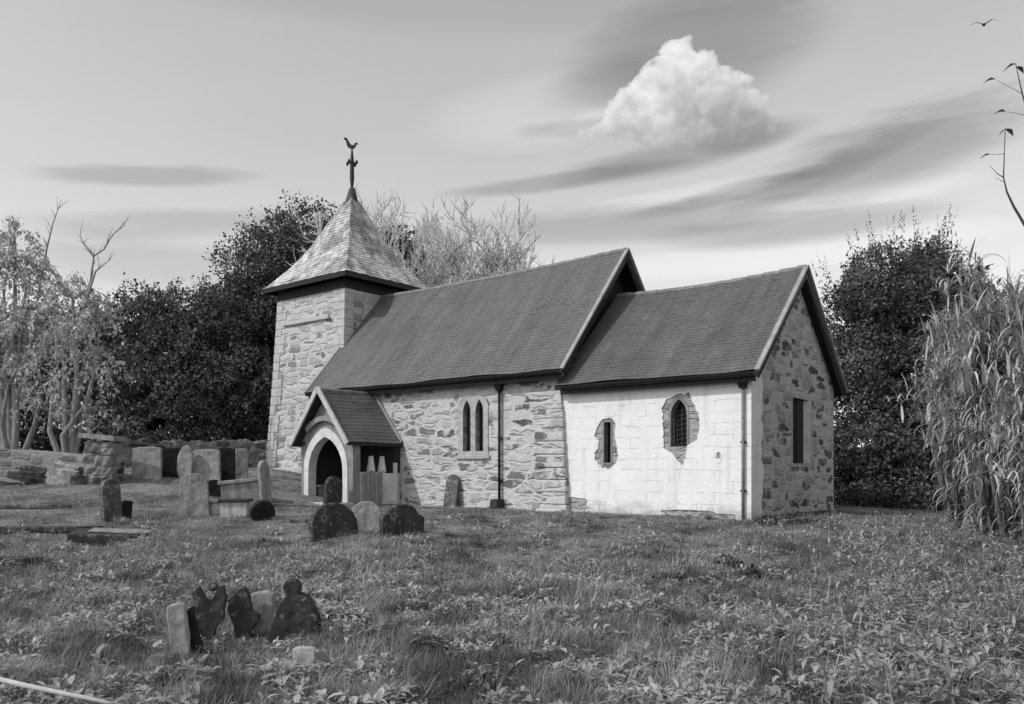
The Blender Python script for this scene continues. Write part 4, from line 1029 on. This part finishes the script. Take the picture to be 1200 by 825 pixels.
bare('bare_tree', 'lower bare pale bushy tree over the middle of the nave roof', 566, 40, dict(sp, limbs=[((-0.05, 0, 1), 5.6, 0.3, (0, 0, -0.3)), ((0.2, 0, 1), 5.2, 0.2, (0, 0, 1.0)), ((-0.22, 0, 1), 4.8, 0.2, (0, 0, 1.4))]), 25, 'pbark', BG)
# pale trees at the left: stems, crooked dead limbs and sprays of drooping pale leaves
def spray_tree(name, label, u0, Y0, lobes, n, leaf, mat, bark, dead, seed, group):
    X0 = (u0 - 600) / F * Y0; z0 = gzf(X0, Y0); t = empty(name, (X0, Y0, z0)); tag(t, label, 'tree', group)
    rr = random.Random(seed); rng = np.random.default_rng(seed); m = MB(); P = []; D = []
    base = Vector((0, 0, -0.3))
    for (u, v, ru, rv, dy) in lobes:
        (c, r) = blobs_for(u, v, ru, rv, Y0 + dy, X0, Y0); c = Vector(c)
        mid = base.lerp(c, 0.5) + Vector((rr.uniform(-.4, .4), rr.uniform(-.3, .3), 0.3))
        m.tube([base, mid, c], [0.14, 0.09, 0.04], 7, cap=False)
        ns = max(6, int(n * r[0] * r[2] / 60)) if v < 430 else max(5, int(n * r[0] * r[2] / 140))
        for i in range(ns):
            th = rr.uniform(0, 6.283); ph = rr.uniform(-0.6, 1.45); k = rr.uniform(0.45, 1.0)
            e = c + Vector((math.cos(th) * math.cos(ph) * r[0], math.sin(th) * math.cos(ph) * r[1], math.sin(ph) * r[2])) * k
            tip = e + Vector((math.cos(th) * 0.35, math.sin(th) * 0.35, -rr.uniform(0.3, 0.9)))
            q = c.lerp(e, 0.6) + Vector((0, 0, 0.25))
            if i % 3 == 0: m.tube([c, q, e, tip], [0.028, 0.02, 0.013, 0.005], 4, cap=False)
            kk = 34
            s = rng.random(kk)[:, None]
            a, b, d = np.array(q), np.array(e), np.array(tip)
            pp = (1 - s) ** 2 * a + 2 * s * (1 - s) * b + s * s * d
            P.append(pp + rng.normal(size=(kk, 3)) * 0.10); D.append(np.repeat((d - b)[None] * 0.9 + np.array([0, 0, -0.5]), kk, 0))
    for pts in dead:
        pp = [ray(u, v, Y0 + dy) - Vector((X0, Y0, z0)) for (u, v, dy) in pts]
        m.tube(pp, [0.055 * (1 - 0.85 * i / (len(pp) - 1)) for i in range(len(pp))], 6, cap=False)
        for a_, b_ in zip(pp[:-1], pp[1:]):
            for _ in range(3):
                q = a_.lerp(b_, rr.random()); dd = ((b_ - a_).normalized() + Vector((rr.uniform(-1, 1), rr.uniform(-1, 1), rr.uniform(-.2, .9)))).normalized() * rr.uniform(0.25, 0.7)
                m.tube([q, q + dd * 0.5 + Vector((0, 0, 0.04)), q + dd], [0.013, 0.009, 0.003], 4, cap=False)
    m.build('trunk', M[bark], t, smooth=True, fix=False)
    P = np.concatenate(P); D = np.concatenate(D)
    v, f = leaf_quads(P, leaf * rng.uniform(0.55, 1.5, len(P)), None, D * 1.3, 0.5, rng)
    mesh_np('crown', v, f, M[mat], t); return t
PG = 'pale leafy trees at the left'
spray_tree('pale_tree', 'pale leafy tree with a pointed top at the far left edge', 15, 29.5,
    [(18, 285, 26, 34, 0), (-5, 320, 40, 40, 0), (32, 325, 40, 36, 0), (-10, 390, 60, 50, 0), (40, 385, 46, 46, -.4), (10, 450, 60, 45, -.6), (50, 455, 40, 45, -.5), (-60, 380, 60, 80, 0)],
    1250, 0.15, 'pale', 'ptimber', [[(35, 400, 0), (48, 330, 0), (55, 290, 0), (62, 262, 0), (72, 234, 0)], [(10, 420, 0), (4, 340, -.3), (14, 290, -.3), (20, 262, -.3)], [(55, 310, -.2), (70, 330, -.2), (78, 345, -.2)]], 61, PG)
spray_tree('pale_tree', 'pale drooping tree with crooked bare branches standing left of the dark hedge', 80, 28.5,
    [(85, 350, 40, 32, 0), (112, 375, 26, 34, 0), (75, 405, 44, 40, 0), (112, 430, 30, 48, -.2), (60, 470, 44, 36, -.3), (95, 480, 36, 36, -.4)],
    1250, 0.15, 'pale', 'ptimber', [[(85, 420, 0), (98, 360, 0), (106, 330, 0), (110, 300, 0), (122, 292, 0), (132, 275, 0), (146, 264, 0)], [(110, 300, 0), (100, 288, 0), (93, 276, 0)], [(98, 360, -.2), (112, 318, -.2), (130, 303, -.2)]], 62, PG)

# ------------------------------------------------------------------ long leaves, grass and weeds
def ribbons(P, az, el, L, W, bend, prof, fold=0.0, rng=NP):
    """curved leaves: start points, compass and rise of the first direction, length, width, total bend"""
    n = len(P); K = len(prof); P = np.asarray(P, float)
    hd = np.stack([np.cos(az), np.sin(az), np.zeros(n)], 1); sd = np.stack([-np.sin(az), np.cos(az), np.zeros(n)], 1)
    q = P.copy(); V = []
    for k in range(K):
        w = (W * prof[k] * 0.5)[:, None]
        if fold:
            e = el - bend * k / (K - 1); up = -hd * np.sin(e)[:, None] + np.array([0, 0, 1.0]) * np.cos(e)[:, None]
            V += [q - sd * w + up * w * fold, q, q + sd * w + up * w * fold]
        else: V += [q - sd * w, q + sd * w]
        e = el - bend * (k + 0.5) / (K - 1)
        q = q + (hd * np.cos(e)[:, None] + np.array([0, 0, 1.0]) * np.sin(e)[:, None]) * (L / (K - 1))[:, None]
    r = 3 if fold else 2
    v = np.stack(V, 1).reshape(-1, 3); fs = []
    for k in range(K - 1):
        for j in range(r - 1):
            a = k * r + j; fs.append([a, a + 1, a + r + 1, a + r])
    f = (np.array(fs)[None] + (np.arange(n) * K * r)[:, None, None]).reshape(-1, 4)
    return v, f
def inside_church(x, y):
    xl, yl = w2loc(x, y)
    return ((xl > -15.6) & (xl < 0.1) & (yl > -0.15) & (yl < 6)) | ((xl > -20) & (xl < -15) & (yl > 0.6) & (yl < 5.2)) | ((xl > -13.9) & (xl < -11.1) & (yl > -2.7) & (yl < 0))
def patchy(x, y, f, ph):
    return np.sin(x * f + 1.3 * np.sin(y * f * 0.8 + ph)) * np.sin(y * f * 1.15 + 1.1 * np.sin(x * f * 0.9 - ph)) + 0.6 * np.sin(x * f * 2.3 - y * f * 1.7 + ph) * np.sin(y * f * 2.6 + x * f * 0.7)
def scatter(n, y0, y1, power=1.0, spread=0.74, rng=NP):
    """ground points, denser near by"""
    r = rng.random(n)
    Y = y0 * (y1 / y0) ** r if power == 1.0 else (y0 ** (1 - power) + r * (y1 ** (1 - power) - y0 ** (1 - power))) ** (1 / (1 - power))
    Xs = (rng.random(n) * 2 - 1) * (Y * spread + 0.4)
    k = ~inside_church(Xs, Y); return Xs[k], Y[k]
SX, SYY = at(282, 752)
def near_stones(x, y): return (np.abs(x - SX) < 0.85) & (y > SYY - 1.15) & (y < SYY + 0.25)
rng = np.random.default_rng(5)
x, y = scatter(290000, 3.2, 42, spread=0.98, rng=rng)
longg = 1 - sstep((y - 12.0) / 5.0)
hgt = (0.055 + 0.095 * longg * (0.65 + 0.35 * np.clip(patchy(x, y, 2.2, 0.4), -1, 1))) * rng.uniform(0.6, 1.5, len(x))
hgt = np.where(near_stones(x, y), hgt * 0.5, hgt)
P = np.stack([x, y, gz(x, y) - 0.01], 1)
v, f = ribbons(P, rng.uniform(0, 6.283, len(x)), rng.uniform(0.7, 1.5, len(x)), hgt * 1.25, (0.0045 + 0.00055 * y) * rng.uniform(0.7, 1.4, len(x)), rng.uniform(0.2, 1.7, len(x)), [1.0, 0.8, 0.12], rng=rng)
tx_, ty_ = scatter(1500, 4.2, 20, 1.2, rng=rng); kq = (patchy(tx_, ty_, 1.3, 3.0) > 0.1) & ~near_stones(tx_, ty_); tx_, ty_ = tx_[kq], ty_[kq]
nb = 46; bx = np.repeat(tx_, nb); by = np.repeat(ty_, nb); n = len(bx); az = rng.uniform(0, 6.283, n); rr_ = np.sqrt(rng.random(n)) * 0.09
sc_ = np.repeat(rng.uniform(0.5, 1.2, len(tx_)), nb)
v2, f2 = ribbons(np.stack([bx + np.cos(az) * rr_, by + np.sin(az) * rr_, gz(bx, by) - 0.01], 1), az + rng.normal(size=n) * .5, rng.uniform(0.9, 1.5, n), rng.uniform(0.14, 0.34, n) * sc_, rng.uniform(0.006, 0.011, n) * (0.6 + by * 0.05), rng.uniform(0.6, 2.3, n), [1.0, 0.9, 0.7, 0.35, 0.05], rng=rng)
nv = len(v); v = np.concatenate([v, v2]); f = np.concatenate([f, f2 + nv])
tag(mesh_np('grass', v, f, M['grass'], None), 'rough grey grass growing over the churchyard ground', 'grass', kind='stuff')
# broad-leaved ground cover in clumps
x, y = scatter(25000, 3.5, 19, 1.25, spread=0.9, rng=rng)
k = ~(near_stones(x, y) & (rng.random(len(x)) < 0.85)) & (patchy(x, y, 2.6, 2.0) + 0.5 * patchy(x, y, 6.5, 0.7) > 0.05 + 0.7 * sstep((y - 11) / 7)); x, y = x[k], y[k]
nl = 9
px = np.repeat(x, nl); py = np.repeat(y, nl); n = len(px); az = rng.uniform(0, 6.283, n)
rad = rng.uniform(0, 0.05, n); size = np.repeat(rng.uniform(0.5, 1.3, len(x)) ** 1.3, nl)
P = np.stack([px + np.cos(az) * rad, py + np.sin(az) * rad, gz(px, py) + rng.uniform(0.0, 0.09, n) * size], 1)
v, f = ribbons(P, az + rng.normal(size=n) * .4, rng.uniform(0.1, 1.1, n), rng.uniform(0.04, 0.105, n) * size, rng.uniform(0.018, 0.045, n) * size, rng.uniform(0.3, 1.5, n), [0.18, 0.85, 1.0, 0.62, 0.04], fold=0.35, rng=rng)
tag(mesh_np('ground_cover', v, f, M['cover'], None), 'low broad-leaved plants spreading in pale clumps through the foreground grass', 'ground cover', kind='stuff')
# taller rank weeds towards the right and along the hedge foot
V, FF, o = [], [], 0
def addrib(*a, **k):
    global o
    v, f = ribbons(*a, **k); V.append(v); FF.append(f + o); o += len(v)
n = 520; yy = rng.uniform(5.2, 17.5, n); uu = np.where(rng.random(n) < 0.75, rng.normal(1080, 75, n), rng.uniform(0, 1250, n)); 
keep = ~((uu < 930) & (rng.random(n) < 0.45)); yy, uu = yy[keep], uu[keep]; n = len(yy)
xx = (uu - 600) / F * yy; kk = ~inside_church(xx, yy); xx, yy = xx[kk], yy[kk]; n = len(xx)
hh = rng.uniform(0.18, 0.5, n) * np.where(xx / yy > 0.33, 1.0, 0.55); zz = gz(xx, yy)
az0 = rng.uniform(0, 6.283, n)
addrib(np.stack([xx, yy, zz], 1), az0, rng.uniform(1.25, 1.55, n), hh, np.full(n, 0.012), rng.uniform(0, 0.5, n), [1, 1, .9, .7, .5], rng=rng)
rep = 12; s = rng.uniform(0.1, 1.0, n * rep); X2 = np.repeat(xx, rep); Y2 = np.repeat(yy, rep); H2 = np.repeat(hh, rep)
addrib(np.stack([X2, Y2, np.repeat(zz, rep) + s * H2 * 0.95], 1), rng.uniform(0, 6.283, n * rep), rng.uniform(-0.2, 0.9, n * rep), rng.uniform(0.07, 0.2, n * rep) * (1.15 - 0.5 * s), rng.uniform(0.018, 0.05, n * rep), rng.uniform(0.5, 1.6, n * rep), [0.3, 1.0, 0.75, 0.05], fold=0.3, rng=rng)
sel = rng.random(n) < 0.35; xs, ys2, hs, zs = xx[sel], yy[sel], hh[sel], zz[sel]; rep = 16
addrib(np.stack([np.repeat(xs, rep) + rng.normal(size=len(xs) * rep) * .03, np.repeat(ys2, rep) + rng.normal(size=len(xs) * rep) * .03, np.repeat(zs + hs, rep) + rng.normal(size=len(xs) * rep) * .018], 1), rng.uniform(0, 6.283, len(xs) * rep), rng.uniform(-0.3, 0.6, len(xs) * rep), np.full(len(xs) * rep, 0.035), np.full(len(xs) * rep, 0.03), rng.uniform(0, 0.6, len(xs) * rep), [0.5, 1, 0.4], rng=rng)
tag(mesh_np('weeds', np.concatenate(V), np.concatenate(FF), M['weed'], None), 'rank tall weeds with pale heads in the grass towards the hedge on the right', 'weeds', kind='stuff')

# pale strap-leaved shrubs hanging at the right edge
def strap_shrub(label, u0, Y0, H, n, seed, spread):
    X0 = (u0 - 600) / F * Y0; z0 = gzf(X0, Y0); t = empty('hanging_shrub', (X0, Y0, z0)); tag(t, label, 'shrub', 'pale strap-leaved shrubs at the right edge')
    rng = np.random.default_rng(seed); rr = random.Random(seed); m = MB(); P = []; A = []
    for i in range(34):
        th = rr.uniform(0, 6.283); k = rr.uniform(0.1, 1.0) * spread; h = H * rr.uniform(0.35, 1.0) ** 0.8
        b = Vector((math.cos(th) * 0.85 * k, math.sin(th) * 0.85 * k, -0.1)); d = Vector((math.cos(th) * k, math.sin(th) * k, h))
        q = b.lerp(d, 0.5) + Vector((rr.uniform(-.38, .38), rr.uniform(-.3, .3), rr.uniform(-.3, .3))); e = d + Vector((math.cos(th) * 0.2, math.sin(th) * 0.2, 0.3))
        m.tube([b, q, d, e], [0.042, 0.032, 0.018, 0.006], 5, cap=False)
        for _ in range(9):
            w0 = q.lerp(d, rr.random()); wd = Vector((rr.uniform(-1, 1), rr.uniform(-1, 1), rr.uniform(-0.1, 1.4))).normalized() * rr.uniform(0.3, 1.3)
            m.tube([w0, w0 + wd * 0.4 + Vector((0, 0, .08)), w0 + wd * 0.75, w0 + wd + Vector((0, 0, -.22))], [0.02, 0.015, 0.010, 0.004], 4, cap=False)
            ks = 14; ss = rng.random(ks)[:, None]; P.append(np.array(w0) + np.array(wd) * ss + np.array([0, 0, 0.02])); A.append(rng.uniform(0, 6.283, ks))
        kk = n // 34; s = 0.04 + 0.96 * rng.random(kk)[:, None] ** 0.9
        B, Q, D, Ee = map(np.array, (b, q, d, e))
        P.append((1 - s) ** 3 * B + 3 * s * (1 - s) ** 2 * Q + 3 * s * s * (1 - s) * D + s ** 3 * Ee + np.array([0, 0, 0.1])); A.append(th + rng.normal(size=kk) * 1.0)
    m.build('stem', M['gbark'], t, smooth=True, fix=False)
    P = np.concatenate(P); A = np.concatenate(A); n = len(P)
    up = rng.random(n) < 0.6
    v, f = ribbons(P, A, np.where(up, rng.uniform(1.0, 1.5, n), rng.uniform(0.0, 1.1, n)), rng.uniform(0.2, 0.7, n), rng.uniform(0.016, 0.058, n), np.where(up, rng.uniform(0.1, 1.3, n), rng.uniform(1.2, 2.6, n)), [0.4, 0.9, 1.0, 0.9, 0.7, 0.4, 0.05], fold=0.3, rng=rng)
    mesh_np('foliage', v, f, M['strand'], t)
strap_shrub('pale strap-leaved shrub hanging in front of the dark evergreens, the leftmost of its kind', 1136, 17.5, 4.3, 2600, 71, 0.58)
strap_shrub('tallest pale strap-leaved shrub hanging over the right edge of the hedge', 1186, 16.0, 5.0, 3000, 72, 0.7)
strap_shrub('pale strap-leaved shrub cut by the right border, nearest to the rank weeds', 1232, 15.0, 4.4, 2600, 73, 0.7)

# sapling whose nearly leafless branch reaches in at the upper right
sy = 9.0; sX = (1300 - 600) / F * sy; sz = gzf(sX, sy)
t = empty('sapling', (sX, sy, sz)); tag(t, 'thin nearly leafless branch with a few dark leaves hanging in at the upper right', 'tree')
def sr(u, v, dy=0): return ray(u, v, sy + dy) - Vector((sX, sy, sz))
m = MB(); m.tube([(0, 0, -0.2), sr(1296, 560), sr(1285, 420), sr(1262, 330), sr(1240, 300)], [0.06, 0.05, 0.042, 0.034, 0.03], 8)
m.tube([sr(1262, 330), sr(1215, 285), sr(1200, 262), sr(1188, 242), (sr(1180, 225)), sr(1176, 208)], [0.034, 0.02, 0.016, 0.013, 0.010, 0.007], 7)
m.tube([sr(1176, 208), sr(1177, 180), sr(1178, 150)], [0.007, 0.005, 0.004], 5); m.tube([sr(1176, 208), sr(1168, 203), sr(1160, 194)], [0.006, 0.004, 0.002], 5)
m.tube([sr(1178, 214), sr(1166, 208)], [0.004, 0.002], 4)
m.tube([sr(1285, 420), sr(1240, 250), sr(1212, 160), sr(1198, 110), sr(1190, 74)], [0.04, 0.02, 0.011, 0.007, 0.004], 6)
m.tube([sr(1198, 110), sr(1180, 100), sr(1166, 93)], [0.004, 0.0025, 0.002], 4); m.tube([sr(1205, 136), sr(1188, 132), sr(1178, 131)], [0.004, 0.0025, 0.002], 4); m.tube([sr(1177, 180), sr(1170, 181), sr(1160, 181)], [0.004, 0.0025, 0.002], 4)
m.build('trunk', M['bark'], t, smooth=True)
for (u, v, az, el, L) in ((1190, 75, 3.0, -0.25, .15), (1166, 93, 3.1, 0.0, .14), (1178, 131, 3.2, 0.1, .14), (1178, 151, 0.2, -0.3, .13), (1160, 181, 3.1, -0.1, .12), (1191, 78, 0.2, -.3, .12), (1178, 152, 2.9, -.5, .09)):
    p = np.array(sr(u, v))[None]
    vv, ff = ribbons(p, np.array([az]), np.array([el]), np.array([L]), np.array([L * .5]), np.array([0.7]), [0.08, 0.6, 1.0, 0.8, 0.4, 0.03], fold=0.45)
    mesh_np('leaf', vv, ff, M['yew2'], t)

# bird high on the right
bp = ray(1153, 30, 30); z = MB()
z.tube([(-0.16, 0, 0.0), (-0.10, 0, 0.01), (0.0, 0, 0.03), (0.12, 0, 0.05), (0.19, 0, 0.06), (0.23, 0, 0.055)], [0.006, 0.03, 0.06, 0.05, 0.035, 0.006], 8)
for sg in (-1, 1):
    z.hexa([(-0.06, sg * .03, .04), (0.10, sg * .03, .05), (0.02, sg * .26, .16), (-0.08, sg * .25, .15), (-0.06, sg * .03, .055), (0.10, sg * .03, .065), (0.02, sg * .26, .168), (-0.08, sg * .25, .158)])
    z.hexa([(-0.08, sg * .25, .15), (0.02, sg * .26, .16), (-0.06, sg * .44, .07), (-0.12, sg * .43, .065), (-0.08, sg * .25, .158), (0.02, sg * .26, .168), (-0.06, sg * .44, .075), (-0.12, sg * .43, .07)])
z.hexa([(-0.28, -.05, -.01), (-0.12, -.02, 0), (-0.12, .02, 0), (-0.28, .05, -.01), (-0.28, -.05, 0), (-0.12, -.02, .015), (-0.12, .02, .015), (-0.28, .05, 0)])
b = z.build('bird', M['bird'], None); b.location = bp; b.rotation_euler = (0.1, R(-12), R(55)); tag(b, 'small dark bird in flight high in the sky at the upper right', 'bird')

# low plants at the wall foot and dark sprigs in the grass
def low_plant(label, u, v, w, h, n, mat, seed, group=None, name='low_plant', leaf=0.1):
    x, y = at(u, v); rng = np.random.default_rng(seed); t = np.array([x, y, 0])
    P = rng.normal(size=(n, 3)) * np.array([w * .4, w * .22, 0]); P[:, 2] = rng.random(n) ** 2 * h * 0.6 * np.exp(-(P[:, 0] / (w * .5)) ** 2)
    v_, f_ = ribbons(P, rng.uniform(0, 6.283, n), rng.uniform(-0.1, 1.3, n), leaf * rng.uniform(0.6, 1.4, n), leaf * 0.4 * rng.uniform(0.6, 1.4, n), rng.uniform(0.3, 1.5, n), [0.3, 1, 0.7, 0.05], fold=0.3, rng=rng)
    o_ = mesh_np(name, v_, f_, M[mat], None); o_.location = (x, y, gzf(x, y)); tag(o_, label, 'plant', group)
low_plant('dark low plant growing along the foot of the east gable', 915, 612, 1.0, 0.26, 500, 'yew2', 81)
low_plant('small dark sprig in the grass in front of the chancel', 853, 662, 0.34, 0.22, 120, 'yew2', 82)
low_plant('dark leafy weed just right of the small sprig in front of the chancel', 880, 676, 0.30, 0.2, 120, 'yew', 83)
low_plant('dark tuft beside the base of the grave blocks and the sloping tomb', 300, 606, 0.5, 0.2, 120, 'yew2', 84)

# ------------------------------------------------------------------ the heaped cloud, a body of its own far away
def cumulus():
    D = 900.0; bm = bmesh.new(); rr = random.Random(12)
    puffs = [(795, 76, 27), (774, 88, 21), (818, 92, 27), (758, 106, 21), (846, 98, 17), (866, 102, 16), (838, 112, 25), (740, 120, 20), (722, 131, 15), (782, 118, 30), (812, 130, 30), (852, 124, 25), (882, 122, 15), (890, 140, 14), (872, 146, 20), (832, 150, 20), (790, 150, 22), (756, 146, 20), (722, 146, 13), (706, 150, 9), (764, 158, 13), (812, 156, 15), (850, 156, 14)]
    puffs += [(712, 152, 12), (700, 155, 11), (690, 157, 9), (681, 159, 8), (725, 158, 10), (903, 148, 9), (780, 164, 9), (830, 164, 9), (760, 166, 8), (868, 160, 9), (808, 166, 8)]
    for (u, v, r) in puffs:
        c = ray(u, v, D + rr.uniform(-30, 30)); s = r * D / F
        bmesh.ops.create_icosphere(bm, subdivisions=3, radius=s, matrix=Matrix.Translation(c) @ Matrix.Diagonal((1, 1.1, 0.95, 1)))
        for i in range(5):
            th = rr.uniform(0, 6.283); ph = rr.uniform(-0.4, 1.4); q = s * rr.uniform(0.3, 0.5)
            d = Vector((math.cos(th) * math.cos(ph), math.sin(th) * math.cos(ph) , math.sin(ph))) * s * 0.78
            bmesh.ops.create_icosphere(bm, subdivisions=2, radius=q, matrix=Matrix.Translation(c + d))
    me = bpy.data.meshes.new('cloud'); bm.to_mesh(me); bm.free()
    m = bpy.data.materials.new('cloud'); m.use_nodes = True; g = Nd(m.node_tree); g.n.clear()
    pv = g.new('ShaderNodeVolumeScatter'); pv.inputs['Color'].default_value = (0.965, 0.965, 0.965, 1); pv.inputs['Anisotropy'].default_value = 0.0
    nn = g.noise(objco(g), 0.055, 5, 0.65)
    sz = g.new('ShaderNodeSeparateXYZ'); g.l.new(objco(g), sz.inputs[0])
    low = g.mapr(g.m('ADD', sz.outputs[2], g.m('MULTIPLY', nn, 40.0)), 372.0, 412.0, 0.10, 1.0)
    fine = g.noise(objco(g), 0.14, 4, 0.65)
    dens = g.mapr(g.m('ADD', nn, g.m('MULTIPLY', fine, 0.35)), 0.58, 0.78, 0.0, 0.13)
    g.l.new(g.m('MULTIPLY', dens, low), pv.inputs['Density'])
    o = g.new('ShaderNodeOutputMaterial'); g.l.new(pv.outputs[0], o.inputs['Volume'])
    me.materials.append(m)
    ob = link(bpy.data.objects.new('cloud', me))
    r = ob.modifiers.new('remesh', 'REMESH'); r.mode = 'VOXEL'; r.voxel_size = 2.2; r.use_smooth_shade = True
    tx = bpy.data.textures.new('billow', 'CLOUDS'); tx.noise_scale = 16; tx.noise_depth = 5
    dm = ob.modifiers.new('billow', 'DISPLACE'); dm.texture = tx; dm.strength = 26; dm.mid_level = 0.5; dm.texture_coords = 'GLOBAL'
    sm = ob.modifiers.new('soften', 'SMOOTH'); sm.factor = 0.5; sm.iterations = 2
    tag(ob, 'white heaped cumulus cloud above the chancel roof', 'cloud')
cumulus()
